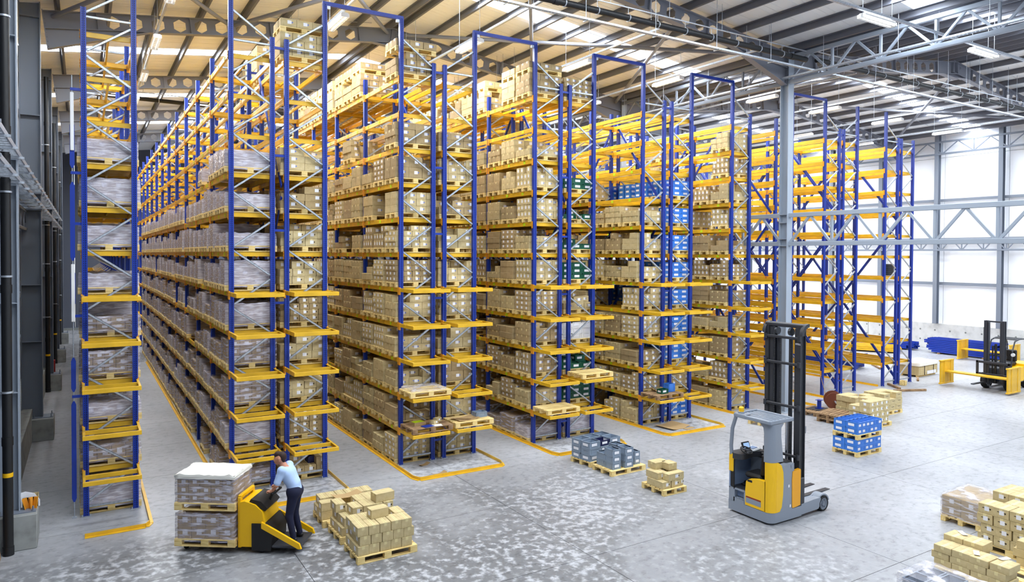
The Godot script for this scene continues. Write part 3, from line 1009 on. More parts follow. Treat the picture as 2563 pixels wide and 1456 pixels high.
func brace_mesh(dx: float, dy: float) -> ArrayMesh:
	var k := Kit.new()
	var a := Vector3(-dx / 2, -dy / 2, 0)
	var b := Vector3(dx / 2, dy / 2, 0)
	var d := (b - a).normalized()
	var nrm := Vector3(-d.y, d.x, 0)
	# open channel: web and two lips
	k.bar(a, b, 0.006, 0.05, Vector3(0, 0, 1))
	var L := (b - a).length()
	var bs := Basis(d, nrm, Vector3(0, 0, 1))
	k = Kit.new()
	k.t = Transform3D(bs, Vector3.ZERO)
	k.box(Vector3(0, 0, 0.014), Vector3(L, 0.05, 0.006))
	k.box(Vector3(0, 0.022, 0), Vector3(L, 0.006, 0.034))
	k.box(Vector3(0, -0.022, 0), Vector3(L, 0.006, 0.034))
	for s in [-1.0, 1.0]:
		k.tube(Vector3(s * (L / 2 - 0.03), 0, 0.016), Vector3(s * (L / 2 - 0.03), 0, 0.03), 0.013, 6)
	return k.mesh(M.galv)

# list of [kind, position, height difference] of the frame's braces; tall: -1 left post is tall, 1 right, 0 none
func brace_list(tall: int) -> Array:
	var out := []
	out.append(["flat", 0.20])
	for i in 8:
		var lo := 0.27 + 1.405 * i
		var ro := 0.98 + 1.405 * i
		out.append(["up", (lo + ro) / 2.0])
		if i < 7: out.append(["down", (ro + lo + 1.405) / 2.0])
	out.append(["flat", 10.90])
	if tall < 0: out.append(["down", 11.30])
	if tall > 0: out.append(["up", 11.30])
	return out

func brace_of(kind: String) -> Mesh:
	return once("brace_" + kind, func(): return brace_mesh(FD - 0.11, {"up": 0.60, "down": -0.60, "flat": 0.0}[kind]))

func base_plate() -> Mesh:
	return once("base_plate", func():
		var k := Kit.new()
		k.box(Vector3(0, 0.006, 0), Vector3(0.19, 0.012, 0.17))
		for s in [-1.0, 1.0]: k.tube(Vector3(s * 0.075, 0.012, 0.05), Vector3(s * 0.075, 0.05, 0.05), 0.012, 6)
		return k.mesh(M.galv))

func upright(row: Node3D, z: float, tl: bool, tr: bool, detailed: bool):
	if not detailed:
		var key := "upright%d%d" % [int(tl), int(tr)]
		var ms: Mesh = once(key, func():
			var am := ArrayMesh.new()
			var all := SurfaceTool.new()
			for i in 2:
				all.append_from(post_mesh(HT if (tl if i == 0 else tr) else HS), 0, Transform3D(Basis.IDENTITY, Vector3(i * FD, 0, 0)))
			am = all.commit()
			am.surface_set_material(0, M.post)
			var st := SurfaceTool.new()
			for b in brace_list(0):
				st.append_from(brace_of(b[0]), 0, Transform3D(Basis.IDENTITY, Vector3(FD / 2, b[1], 0)))
			for i in 2: st.append_from(base_plate(), 0, Transform3D(Basis.IDENTITY, Vector3(i * FD, 0, 0)))
			st.commit(am)
			am.surface_set_material(1, M.galv)
			return am)
		part(row, "upright_frame", ms, null, Vector3(0, 0, z))
		return
	var f := sub(row, "upright_frame", Vector3(0, 0, z))
	for i in 2:
		var t: bool = tl if i == 0 else tr
		part(f, "post", once("post_t" if t else "post_s", func(): return post_mesh(HT if t else HS)), null, Vector3(i * FD, 0.012, 0))
		part(f, "base_plate", base_plate(), null, Vector3(i * FD, 0, 0))
	for b in brace_list(-1 if tl else (1 if tr else 0)):
		part(f, "brace", brace_of(b[0]), null, Vector3(FD / 2, b[1], 0.0))

func beam_mesh() -> Mesh:
	return once("beam", func():
		var k := Kit.new()
		var L := BAY - 0.10
		# stepped box section with a hooked end plate at both ends
		k.box(Vector3(0, 0, 0), Vector3(0.05, 0.12, L))
		k.box(Vector3(0.0, 0.062, 0), Vector3(0.03, 0.006, L))
		k.box(Vector3(0, 0.02, 0), Vector3(0.056, 0.012, L))
		k.box(Vector3(0, -0.04, 0), Vector3(0.056, 0.012, L))
		return k.mesh(M.orange))

func hook_mesh() -> Mesh:
	return once("hook", func():
		var k := Kit.new()
		k.cbox(Vector3(0, -0.02, 0), Vector3(0.075, 0.21, 0.012), 0.003)
		k.box(Vector3(0.036, -0.02, -0.03), Vector3(0.006, 0.21, 0.07))
		for i in 3: k.tube(Vector3(0.036, -0.09 + i * 0.07, -0.03), Vector3(0.048, -0.09 + i * 0.07, -0.03), 0.012, 6)
		return k.mesh(M.orange_deep))

func level_y(k: int) -> float: return LEV0 + LEVD * k

# one bay of one level: two beams, two cross bars, one middle bar
func bay_level(row: Node3D, z: float, k: int, aisle_left: bool, tags: bool, fine: bool):
	var y := level_y(k)
	if not fine:
		var key := "baylevel"
		part(row, "beam_level", once(key, func():
			var st := SurfaceTool.new()
			for s in [0.0, FD]:
				st.append_from(beam_mesh(), 0, Transform3D(Basis.IDENTITY, Vector3(s + (-0.03 if s == 0.0 else 0.03), 0, -BAY / 2)))
			for zz in [-0.12, -BAY + 0.12]:
				st.append_from(cross_mesh(), 0, Transform3D(Basis.IDENTITY, Vector3(FD / 2, 0, zz)))
			st.append_from(mid_mesh(), 0, Transform3D(Basis.IDENTITY, Vector3(FD / 2, 0, -BAY / 2)))
			var am := st.commit()
			am.surface_set_material(0, M.orange)
			var s2 := SurfaceTool.new()
			for s in [0.0, FD]:
				for e in [-0.05, -BAY + 0.05]:
					s2.append_from(hook_mesh(), 0, Transform3D(Basis(Vector3(0, 1, 0), PI if s == 0.0 else 0.0), Vector3(s + (-0.03 if s == 0.0 else 0.03), 0, e)))
			s2.commit(am)
			am.surface_set_material(1, M.orange_deep)
			return am), null, Vector3(0, y, z))
		return
	for s in [0, 1]:
		var b := part(row, "beam", beam_mesh(), null, Vector3(s * FD + (-0.03 if s == 0 else 0.03), y, z - BAY / 2))
		for e in [0, 1]:
			part(b, "end_hook", hook_mesh(), null, Vector3(0, 0, BAY / 2 - 0.05 if e == 0 else -BAY / 2 + 0.05), Basis(Vector3(0, 1, 0), PI if s == 0 else 0.0))
		if tags and (s == 0) == aisle_left:
			for i in 3:
				var tx := -0.031 if s == 0 else 0.031
				part(b, "location_tag", once("tag", func(): return boxm(Vector3(0.003, 0.085, 0.11), M.yellow_tag)), null, Vector3(tx, 0.0, 0.93 - i * 0.93 - (0.1 if k % 2 else 0.0)))
	for zz in [-0.12, -BAY + 0.12]:
		part(row, "cross_bar", cross_mesh(), null, Vector3(FD / 2, y, z + zz))
	part(row, "middle_bar", mid_mesh(), null, Vector3(FD / 2, y, z - BAY / 2))

func cross_mesh() -> Mesh:
	return once("cross", func():
		var k := Kit.new()
		k.box(Vector3(0, 0, 0), Vector3(FD - 0.02, 0.10, 0.045))
		k.box(Vector3(0, 0.052, 0), Vector3(FD - 0.02, 0.006, 0.06))
		return k.mesh(M.orange))

func mid_mesh() -> Mesh:
	return once("mid", func():
		var k := Kit.new()
		k.box(Vector3(0, 0.025, 0), Vector3(0.045, 0.06, BAY - 0.28))
		return k.mesh(M.orange))

# the welded frame that sticks out of the rack end, where trucks hand pallets over
func handover_mesh() -> Mesh:
	return once("handover", func():
		var k := Kit.new()
		var am := ArrayMesh.new()
		for x in [-0.055, FD + 0.055]:
			# channel arm: web and lips, open to the outside
			k.box(Vector3(x, 0, 0.46), Vector3(0.01, 0.095, 0.94))
			for s in [-1.0, 1.0]:
				k.box(Vector3(x + (0.02 if x < 0.5 else -0.02), s * 0.044, 0.46), Vector3(0.045, 0.01, 0.94))
		for z in [0.42, 0.93]:
			k.cbox(Vector3(FD / 2, 0.0, z), Vector3(FD + 0.13, 0.095, 0.045), 0.006)
		k.mesh(M.orange, am)
		var h := Kit.new()
		for x in [-0.055, FD + 0.055]:
			h.box(Vector3(x, -0.03, -0.01), Vector3(0.03, 0.2, 0.1))
		h.mesh(M.orange_deep, am)
		return am)

# rows: [x of left post, bays, name words, tall left, tall right, aisle on the left, handover frames, fine bays]
const ROWS := [
	[0.036, 12, "lone blue and yellow pallet rack row standing by the dark left wall", false, true, false, true, 4],
	[3.044, 12, "pallet rack row full of film-wrapped loads facing the first aisle", true, false, true, true, 5],
	[4.348, 8, "pallet rack row of carton pallets backing onto the film-wrapped row", false, true, false, true, 3],
	[7.403, 8, "pallet rack row facing the second aisle, film-draped pallet on its second end frame", true, false, true, true, 3],
	[8.708, 8, "pallet rack row with cardboard scraps and a grey crate on its lowest end frame", false, true, false, true, 3],
	[11.75, 8, "pallet rack row over film-wrapped long boxes, bare pallet on its lowest end frame", true, false, true, true, 3],
	[13.055, 8, "pallet rack row holding dark green plastic crates on several levels", false, true, false, true, 3],
	[16.106, 8, "pallet rack row with a green and a blue crate on its lowest end frame", true, false, true, true, 3],
	[17.41, 8, "pallet rack row stacked with blue plastic crates down its end bay", false, true, false, true, 3],
	[20.46, 6, "pallet rack row just left of the grey column with tall carton stacks", true, false, true, true, 3],
	[22.92, 5, "empty pallet rack row just right of the grey column", false, true, false, false, 3],
	[25.98, 4, "empty rack row, left one of the pair behind the cable drum", true, false, true, false, 3],
	[27.23, 4, "empty rack row, right one of the pair behind the cable drum", false, true, false, false, 3],
	[30.31, 3, "last but one empty rack row near the white wall", true, false, true, false, 3],
	[31.52, 3, "last empty rack row on the far right near the white wall", false, false, false, false, 3],
]

func racks():
	var i := 0
	for r in ROWS:
		var row := thing("pallet_rack", r[2], "pallet rack", Vector3(r[0], 0, 0), 0, "blue and yellow pallet rack rows")
		var nb: int = r[1]
		for b in nb + 1:
			upright(row, -b * BAY, r[3] and b == 0, r[4] and b == 0, b < 2)
		for b in nb:
			for k in 11:
				if i >= 11 and b >= 2 and k > 8: continue
				bay_level(row, -b * BAY, k, r[5], b < 3 and i < 10, b < r[7])
		if r[6]:
			for k in 5:
				part(row, "handover_frame", handover_mesh(), null, Vector3(0, level_y(k), 0.05))
		# blue diagonal spine bracing along the back of the row
		if i > 0:
			var bx: float = FD + 0.10 if r[5] else -0.10
			for b in mini(nb, 4):
				if b % 2 == (i / 2) % 2 and i < 10: continue
				for k in 3:
					var y0 := 0.35 + k * 3.55
					var s := 1.0 if (k + b) % 2 == 0 else -1.0
					var kk := Kit.new()
					kk.bar(Vector3(bx, y0 if s > 0 else y0 + 3.3, -b * BAY - 0.1), Vector3(bx, y0 + 3.3 if s > 0 else y0, -(b + 1) * BAY + 0.1), 0.03, 0.09)
					part(row, "spine_brace", kk.mesh(M.blue))
		# short blue ties to the row behind
		if r[5] and i < 14 and i != 9:
			var gx: float = ROWS[i + 1][0] - r[0] - FD
			for b in mini(nb, 4) + 1:
				for y in [0.55, 2.75, 4.55, 6.35, 8.2, 10.85]:
					var kk := Kit.new()
					kk.box(Vector3(FD + gx / 2, y, -b * BAY), Vector3(gx - 0.1, 0.06, 0.05))
					part(row, "row_tie", kk.mesh(M.blue))
		# portal tie over the aisle to the next row
		if r[4] and i < 12:
			var nx: float = ROWS[i + 1][0] - r[0]
			var kk := Kit.new()
			kk.box(Vector3((FD + nx) / 2, HT + 0.03, 0), Vector3(nx - FD + 0.11, 0.10, 0.08))
			for s in int((nx - FD) / 0.1): kk.tube(Vector3(FD + 0.1 + s * 0.1, HT + 0.03, 0.038), Vector3(FD + 0.1 + s * 0.1, HT + 0.03, 0.046), 0.014, 6)
			part(row, "portal_tie", kk.mesh(M.blue))
			var br := Kit.new()
			for xx in [FD + 0.1, nx - 0.1]: br.box(Vector3(xx, HT - 0.05, 0.0), Vector3(0.09, 0.1, 0.06))
			part(row, "portal_bracket", br.mesh(M.galv))
		if i == 0: wall_stays(row)
		i += 1
	# orange guide rails on the floor round each pair of rows
	rail("orange guide rail angle on the floor at the end of the lone left rack", [Vector2(0.0, 1.38), Vector2(1.10, 1.38), Vector2(1.19, 1.20), Vector2(1.19, -34.0)])
	var lab := ["round the film-wrapped rack pair behind the yellow truck", "round the second rack pair", "round the third rack pair, behind the grey crates", "round the fourth rack pair with loose cardboard inside"]
	for j in 4:
		var x: float = 3.044 + 4.355 * j
		rail("orange steel guide rail on the floor " + lab[j], [Vector2(x - 0.17, -24.0), Vector2(x - 0.17, 1.28), Vector2(x - 0.08, 1.50), Vector2(x + 2.36, 1.52), Vector2(x + 2.46, 1.26), Vector2(x + 2.42, -24.0)])
	rail("orange guide rail beside the rack left of the grey column", [Vector2(20.29, -14.0), Vector2(20.29, 1.0), Vector2(20.5, 1.3)])
	rail("orange guide rail on the floor in the aisle right of the grey column", [Vector2(24.05, -10.0), Vector2(24.05, 1.1)])
	rail("orange guide rail on the floor along the pair behind the cable drum", [Vector2(25.80, -9.0), Vector2(25.80, 0.9)])
	rail("orange guide rail on the floor just left of the last rack pair", [Vector2(30.15, -7.0), Vector2(30.15, -0.1)])

func wall_stays(row: Node3D):
	# flat blue stays between turnbuckles on the wall side, tied to the post by short arms
	var x := -0.22
	for q in [[0.35, 2.55], [2.75, 3.5], [4.6, 5.4], [5.6, 7.3], [7.6, 8.6]]:
		var k := Kit.new()
		k.prism(PackedVector2Array([Vector2(-0.015, 0), Vector2(-0.045, 0.08), Vector2(-0.045, q[1] - q[0] - 0.08), Vector2(-0.015, q[1] - q[0]), Vector2(0.015, q[1] - q[0]), Vector2(0.045, q[1] - q[0] - 0.08), Vector2(0.045, 0.08), Vector2(0.015, 0)]), -0.02, 0.02)
		part(row, "stay", k.mesh(M.blue), null, Vector3(x, q[0], 0))
	var w := Kit.new()
	w.cbox(Vector3(0, 0.65, 0), Vector3(0.07, 1.25, 0.05), 0.01)
	part(row, "stay", w.mesh(M.lamp_white), null, Vector3(x - 0.0, 7.95, 0.03)).name = "white_stay"
	part(row, "stay_white", w.mesh(M.lamp_white), null, Vector3(x, 4.25, 0.03))
	for y in [2.65, 4.4, 6.4, 7.5, 9.3]:
		var k := Kit.new()
		k.box(Vector3(x / 2 - 0.03, y, 0), Vector3(-x, 0.06, 0.05))
		part(row, "stay_arm", k.mesh(M.blue))
	var t := Kit.new()
	t.tube(Vector3(x, 0.02, 0), Vector3(x, 9.6, 0), 0.012, 6)
	t.box(Vector3(x, 0.01, 0), Vector3(0.09, 0.02, 0.09))
	part(row, "tension_rod", t.mesh(M.galv))

func rail(label: String, pts: Array):
	var o := thing("guide_rail", label, "guide rail", Vector3.ZERO, 0, "orange guide rails on the floor")
	for i in pts.size() - 1:
		var a: Vector2 = pts[i]
		var b: Vector2 = pts[i + 1]
		var d := (b - a).normalized()
		var L := (b - a).length()
		var segs := int(ceil(L / 3.0))
		for s in segs:
			var p0 := a + d * (L * s / segs + 0.004)
			var p1 := a + d * (L * (s + 1) / segs - 0.004)
			var k := Kit.new()
			# steel angle: upstand and foot
			k.bar(Vector3(p0.x, 0.042, p0.y), Vector3(p1.x, 0.042, p1.y), 0.012, 0.08)
			var side := Vector2(-d.y, d.x)
			k.bar(Vector3(p0.x + side.x * 0.035, 0.006, p0.y + side.y * 0.035), Vector3(p1.x + side.x * 0.035, 0.006, p1.y + side.y * 0.035), 0.07, 0.012)
			part(o, "rail_length", k.mesh(M.orange))

# ---------------------------------------------------------------- pallets and cartons
const PH := 0.144

# EUR pallet 1.2 (x) by 0.8 (z); returns lists of boxes
func pallet_boxes() -> Array:
	var out := []
	for i in 5: out.append(["deck_board", Vector3(0, 0.133, (i - 2) * 0.1625), Vector3(1.2, 0.022, 0.145 if i % 2 == 0 else 0.10)])
	for x in [-0.5275, 0.0, 0.5275]: out.append(["cross_board", Vector3(x, 0.111, 0), Vector3(0.145, 0.022, 0.8)])
	for x in [-0.5275, 0.0, 0.5275]:
		for z in [-0.35, 0.0, 0.35]: out.append(["block", Vector3(x, 0.061, z), Vector3(0.145, 0.078, 0.1)])
	for z in [-0.35, 0.0, 0.35]: out.append(["bottom_board", Vector3(0, 0.011, z), Vector3(1.2, 0.022, 0.1)])
	return out

func pallet_one() -> Mesh:
	return once("pallet_one", func():
		var k := Kit.new()
		for b in pallet_boxes(): k.box(b[1], b[2])
		return k.mesh(M.wood))

# a pallet whose boards are parts
func pallet(label: String, at: Vector3, turn := 0.0, grp := "wooden pallets", old := false) -> Node3D:
	var o := thing("pallet", label, "pallet", at, turn, grp)
	for b in pallet_boxes():
		var key := "pb_%s_%d%s" % [b[0], int(b[2].z * 1000), "o" if old else ""]
		part(o, b[0], once(key, func(): return boxm(b[2], M.wood_old if old else M.wood, 0.004)), null, b[1] + Vector3(0, 0, 0))
	return o

# carton sizes: x, y, z
const CS := [Vector3(0.395, 0.195, 0.262), Vector3(0.298, 0.19, 0.395), Vector3(0.595, 0.185, 0.262), Vector3(0.235, 0.15, 0.262), Vector3(0.395, 0.29, 0.395), Vector3(0.28, 0.20, 0.19)]

# one closed carton: body, tape, label; origin at base centre
func carton_surfaces(s: Vector3, lab: int) -> Array:
	var h := s / 2.0
	var body := Kit.new()
	body.cbox(Vector3(0, h.y, 0), s, 0.006)
	var seam := Kit.new()
	seam.box(Vector3(0, s.y + 0.0006, 0), Vector3(s.x * 0.97, 0.001, 0.003) if s.x >= s.z else Vector3(0.003, 0.001, s.z * 0.97))
	var tape := Kit.new()
	# flaps close and the tape runs along the longer side
	if s.x >= s.z:
		tape.box(Vector3(0, s.y + 0.0004, 0), Vector3(s.x * 0.99, 0.001, 0.055))
		for q in [-1.0, 1.0]: tape.box(Vector3(q * (h.x + 0.0004), s.y - 0.03, 0), Vector3(0.001, 0.06, 0.055))
	else:
		tape.box(Vector3(0, s.y + 0.0004, 0), Vector3(0.055, 0.001, s.z * 0.99))
		for q in [-1.0, 1.0]: tape.box(Vector3(0, s.y - 0.03, q * (h.z + 0.0004)), Vector3(0.055, 0.06, 0.001))
	var label := Kit.new()
	var lw := minf(0.10, s.x * 0.3)
	var lh := minf(0.085, s.y * 0.45)
	if lab & 1: label.box(Vector3(0.015, h.y + 0.01, h.z + 0.001), Vector3(lw, lh, 0.002))
	var side := Kit.new()
	if lab & 2: side.box(Vector3(-h.x - 0.001, h.y + 0.01, 0.01), Vector3(0.002, lh, minf(0.09, s.z * 0.4)))
	var dot := Kit.new()
	if lab & 1: dot.box(Vector3(0.015 + lw * 0.55 + 0.016, h.y + 0.012, h.z + 0.0008), Vector3(0.026, 0.03, 0.0016))
	if lab & 4:
		dot.box(Vector3(0, h.y + 0.02, h.z + 0.0008), Vector3(s.x * 0.45, 0.014, 0.0016))
	return [body, tape, label, dot, seam, side]

func carton_mesh(ci: int, lab: int) -> Mesh:
	return once("carton%d_%d" % [ci, lab], func():
		var q := carton_surfaces(CS[ci], lab)
		var am := ArrayMesh.new()
		q[0].mesh(M.carton_tint, am)
		q[1].mesh(M.tape, am)
		if q[2].v.size(): q[2].mesh(M.white_label, am)
		if q[5].v.size(): q[5].mesh(M.white_label, am)
		if q[3].v.size(): q[3].mesh(M.blue_dot if lab & 1 else M.print, am)
		return am)

# an individual carton with its parts
func carton(label: String, ci: int, lab: int, at: Vector3, turn: float, dark: bool, grp: String, sz := Vector3.ZERO) -> Node3D:
	var s: Vector3 = CS[ci] if sz == Vector3.ZERO else sz
	var key := "solo%s_%d" % [str(s), lab]
	if not G.has(key): G[key] = carton_surfaces(s, lab).map(func(kk): return kk.mesh() if kk.v.size() else null)
	var q: Array = G[key]
	var o := part(self, "carton", q[0], M.carton_dark if dark else M.carton, at, Basis(Vector3(0, 1, 0), turn))
	tag(o, label, "carton", grp)
	part(o, "tape", q[1], M.tape)
	if q[2]: part(o, "label_sticker", q[2], M.white_label)
	if q[5]: part(o, "label_sticker", q[5], M.white_label)
	if q[3]: part(o, "print", q[3], M.print)
	part(o, "flap_seam", q[4], M.seam)
	return o

# boxes of one pallet load: [carton kind, position over the pallet top, turn, layer, column, row]
func stack_boxes(kind: int, r: RandomNumberGenerator, full := false) -> Array:
	var spec: Array = [[0, 3, 3, 3], [1, 4, 2, 3], [2, 2, 3, 3], [3, 5, 3, 4], [4, 3, 2, 2], [5, 4, 4, 3], [0, 3, 3, 2], [1, 4, 2, 2]][kind]
	var s: Vector3 = CS[spec[0]]
	var nx: int = spec[1]
	var nz: int = spec[2]
	var ny: int = spec[3]
	var out := []
	var drop := 0 if full else r.randi_range(0, 4)
	for j in ny:
		var sh := r.randf_range(-0.012, 0.012)
		for i in nx:
			for l in nz:
				if j == ny - 1 and drop > 0 and r.randf() < drop * 0.16: continue
				if j < ny - 1 and i > 0 and i < nx - 1 and l > 0 and l < nz - 1 : continue
				var p := Vector3((i - (nx - 1) / 2.0) * (s.x + 0.006) + sh + r.randf_range(-0.006, 0.006), j * s.y, (l - (nz - 1) / 2.0) * (s.z + 0.005) + r.randf_range(-0.008, 0.008))
				out.append([spec[0], p, r.randf_range(-0.015, 0.015), j, i, l])
	return out

# ---------------------------------------------------------------- goods on the racks
# for every row: levels (0 = floor) that hold pallets, how many bays deep, and what
# w wrapped, c cartons, g green crates, b blue crates, . empty
const FILL := {
	0: ["w", "w", "w", "w", "w", "w", "w", "w", "w", ".", ".", "."],
	1: ["w", "w", "w", "w", "w", "w", "w", "w", "x", ".", ".", "."],
	2: ["s", "c", "c", "c", "c", "c", "c", "c", "c", ".", ".", "t"],
	3: ["c", "d", "c", "c", "c", "c", "c", "c", "c", "h", ".", "t"],
	4: ["c", "c", "c", "c", "d", "c", "d", "c", "c", "c", ".", "e"],
	5: ["l", "c", "c", "c", "c", "c", "c", "c", "c", "c", ".", "u"],
	6: ["w", "g", "g", "m", "c", "g", "g", "g", "g", ".", "e", "h"],
	7: ["c", "c", "c", "c", "c", "c", "c", "c", "e", ".", ".", "."],
	8: ["b", "c", "b", "b", "b", "b", "b", "b", "b", ".", ".", "."],
	9: ["c", "c", "c", "c", "c", "c", "c", "c", "c", "h", "h", "."],
}

var mm := {}
var pallet_mm := []
var n_pallets := 0
var n_cartons := 0

func mm_add(key: String, xf: Transform3D, col: Color):
	if not mm.has(key): mm[key] = []
	mm[key].append([xf, col])

func carton_tone(r: RandomNumberGenerator) -> Color:
	var base := Color(0.59, 0.475, 0.255) if r.randf() < 0.65 else Color(0.445, 0.33, 0.17)
	var f := r.randf_range(0.88, 1.1)
	return Color(base.r * f, base.g * f, base.b * f)

func rack_loads():
	var lv := ["floor level", "first level", "second level", "third level", "fourth level", "fifth level", "sixth level", "seventh level", "eighth level", "ninth level", "tenth level", "top level"]
	for row in FILL:
		var x0: float = ROWS[row][0]
		var left: bool = ROWS[row][5]
		for lev in 12:
			var code: String = FILL[row][lev]
			if code == ".": continue
			var r := RandomNumberGenerator.new()
			r.seed = row * 977 + lev * 31 + 5
			var y := 0.0 if lev == 0 else level_y(lev - 1) + 0.066
			var bays := 4 if left else 2
			if row == 0: bays = 2
			if row == 1: bays = 10 if code == "w" else 2
			if row == 9: bays = 2
			for b in bays:
				for s in 3:
					if row > 1 and not left and b == 1 and s == 2: continue
					if code == "x" and b * 3 + s > 4: continue
					if code == "t" and (b == 0 and s != 0): continue
					if code == "h" and not (b == 0 and s == 0 or b == 1 and s == 1): continue
					if code == "u" and b == 0 and s == 2: continue
					if code == "e" and b == 0: continue
					if row > 2 and code == "c" and r.randf() < 0.06 and not (b == 0 and s == 0): continue
					var z := -b * BAY - 0.50 - s * 0.91
					var at := Vector3(x0 + FD / 2 + r.randf_range(-0.02, 0.02), y, z)
					var where := "%s, %s" % [lv[lev], ["lone left rack", "first pair's left row", "first pair's right row", "second pair's left row", "second pair's right row", "third pair's left row", "third pair's right row", "fourth pair's left row", "fourth pair's right row", "row left of grey column"][row]]
					put_load(code, at, r, row, lev, b, s, where, left)
	flush()

func put_load(code: String, at: Vector3, r: RandomNumberGenerator, row: int, lev: int, b: int, s: int, where: String, left: bool):
	var seen := b == 0 and s == 0
	match code:
		"w", "x", "l":
			if row == 0 and b == 1:
				pallet_mm.append(Transform3D(Basis.IDENTITY, at))
				return
			if row == 1 and b > 0 and r.randf() < 0.05: return
			var hgt := r.randf_range(0.24, 0.62)
			wrapped_load(at, hgt, r, "wrapped", "film-wrapped pallet, %s, %s slot from the front" % [where, ["first", "second", "third", "fourth", "fifth", "sixth", "seventh", "eighth", "ninth", "tenth", "11th", "12th", "13th", "14th", "15th", "16th", "17th", "18th", "19th", "20th", "21st", "22nd", "23rd", "24th", "25th", "26th", "27th", "28th", "29th", "30th", "31st", "32nd", "33rd", "34th", "35th", "36th"][b * 3 + s]], b > 4)
		"g", "b", "m":
			rack_pallet(at, where, b, s, seen or b < 2)
			crate_load(code, at + Vector3(0, PH, 0), r)
		_:
			if code == "s" and b == 0 and s > 0: return
			rack_pallet(at, where, b, s, (b == 0) or (left and b < 2))
			var kind := r.randi_range(0, 7)
			if code == "t" or code == "u": kind = [0, 4, 1][r.randi_range(0, 2)]
			if code == "s": kind = 7
			var boxes := stack_boxes(kind, r)
			var lab: int = [1, 1, 1, 3, 1, 3, 5, 1][kind]
			# tall loads have a second pallet and one more layer on top
			if code == "t" or code == "u":
				var topy := 0.0
				for q in boxes: topy = maxf(topy, q[1].y + CS[q[0]].y)
				rack_pallet(at + Vector3(0, PH + topy + 0.002, 0), "stacked load on " + where, b, s, false)
				var more := stack_boxes(6, r)
				for q in more:
					if q[3] == 0: boxes.append([q[0], q[1] + Vector3(0, topy + PH + 0.004, 0), q[2], 9, q[4], q[5]])
			var tone := carton_tone(r)
			var n := 0
			for q in boxes:
				var p: Vector3 = at + Vector3(0, PH + 0.002, 0) + q[1]
				var front: bool = q[5] == [2, 1, 2, 2, 1, 3, 2, 1][kind]
				if seen and row >= 2 and n_cartons < 84 and (front or (left and q[4] == 0)) and q[3] < 9 and not (row > 5 and not front):
					n_cartons += 1
					var lay := "top" if q[3] == [2, 2, 2, 3, 1, 2, 1, 1][kind] else ("bottom" if q[3] == 0 else "middle")
					if q[3] == 2 and lay == "middle": lay = "upper-middle"
					carton("%s-layer carton, %s across, %s from back, end pallet, %s" % [lay, ORD[q[4]], ORD[q[5]], where], q[0], lab, p, q[2], tone.r < 0.51, "cartons on the rack end pallets")
				else:
					var f := r.randf_range(0.93, 1.06)
					mm_add("%d_%d" % [q[0], lab], Transform3D(Basis(Vector3(0, 1, 0), q[2]), p), Color(tone.r * f, tone.g * f, tone.b * f))
				n += 1

func rack_pallet(at: Vector3, where: String, b: int, s: int, own: bool):
	if own and n_pallets < 265:
		n_pallets += 1
		solo("pallet", pallet_one(), null, "pale wooden pallet on %s, %s slot of %s bay" % [where, ["front", "middle", "back"][s], ["end", "second", "third", "fourth"][b]], "pallet", at, Basis.IDENTITY, "wooden pallets on the racks")
	else:
		pallet_mm.append(Transform3D(Basis.IDENTITY, at))

func flush():
	var groups := {}
	for key in mm:
		var a: Array = mm[key]
		var p: PackedStringArray = key.split("_")
		if p[0] == "crate": continue
		var m := MultiMesh.new()
		m.transform_format = MultiMesh.TRANSFORM_3D
		m.use_colors = true
		m.mesh = carton_mesh(int(p[0]), int(p[1]))
		m.instance_count = a.size()
		for i in a.size():
			m.set_instance_transform(i, a[i][0])
			m.set_instance_color(i, a[i][1])
		groups[key] = m
	var st := thing("carton_mass", "all the remaining brown cartons stacked on pallets deeper in the racks", "cartons", Vector3.ZERO, 0, "", "stuff")
	for key in groups:
		var mi := MultiMeshInstance3D.new()
		mi.name = pname(st, "cartons")
		mi.multimesh = groups[key]
		mi.set_meta("kind", "stuff")
		st.add_child(mi)
	var pm := MultiMesh.new()
	pm.transform_format = MultiMesh.TRANSFORM_3D
	pm.mesh = pallet_one()
	pm.instance_count = pallet_mm.size()
	for i in pallet_mm.size(): pm.set_instance_transform(i, pallet_mm[i])
	var pi := MultiMeshInstance3D.new()
	pi.name = uniq("pallet_mass")
	pi.multimesh = pm
	tag(pi, "all the remaining pale wooden pallets deeper in the racks", "pallets", "", "stuff")
	add_child(pi)
	for key in mm:
		var p: PackedStringArray = key.split("_")
		if p[0] != "crate": continue
		var a: Array = mm[key]
		var m := MultiMesh.new()
		m.transform_format = MultiMesh.TRANSFORM_3D
		m.mesh = crate_mesh(p[1])
		m.instance_count = a.size()
		for i in a.size(): m.set_instance_transform(i, a[i][0])
		var mi := MultiMeshInstance3D.new()
		mi.name = uniq("%s_crate_mass" % p[1])
		mi.multimesh = m
		tag(mi, "remaining %s plastic crates stacked on pallets inside the racks" % p[1], "crates", "", "stuff")
		add_child(mi)

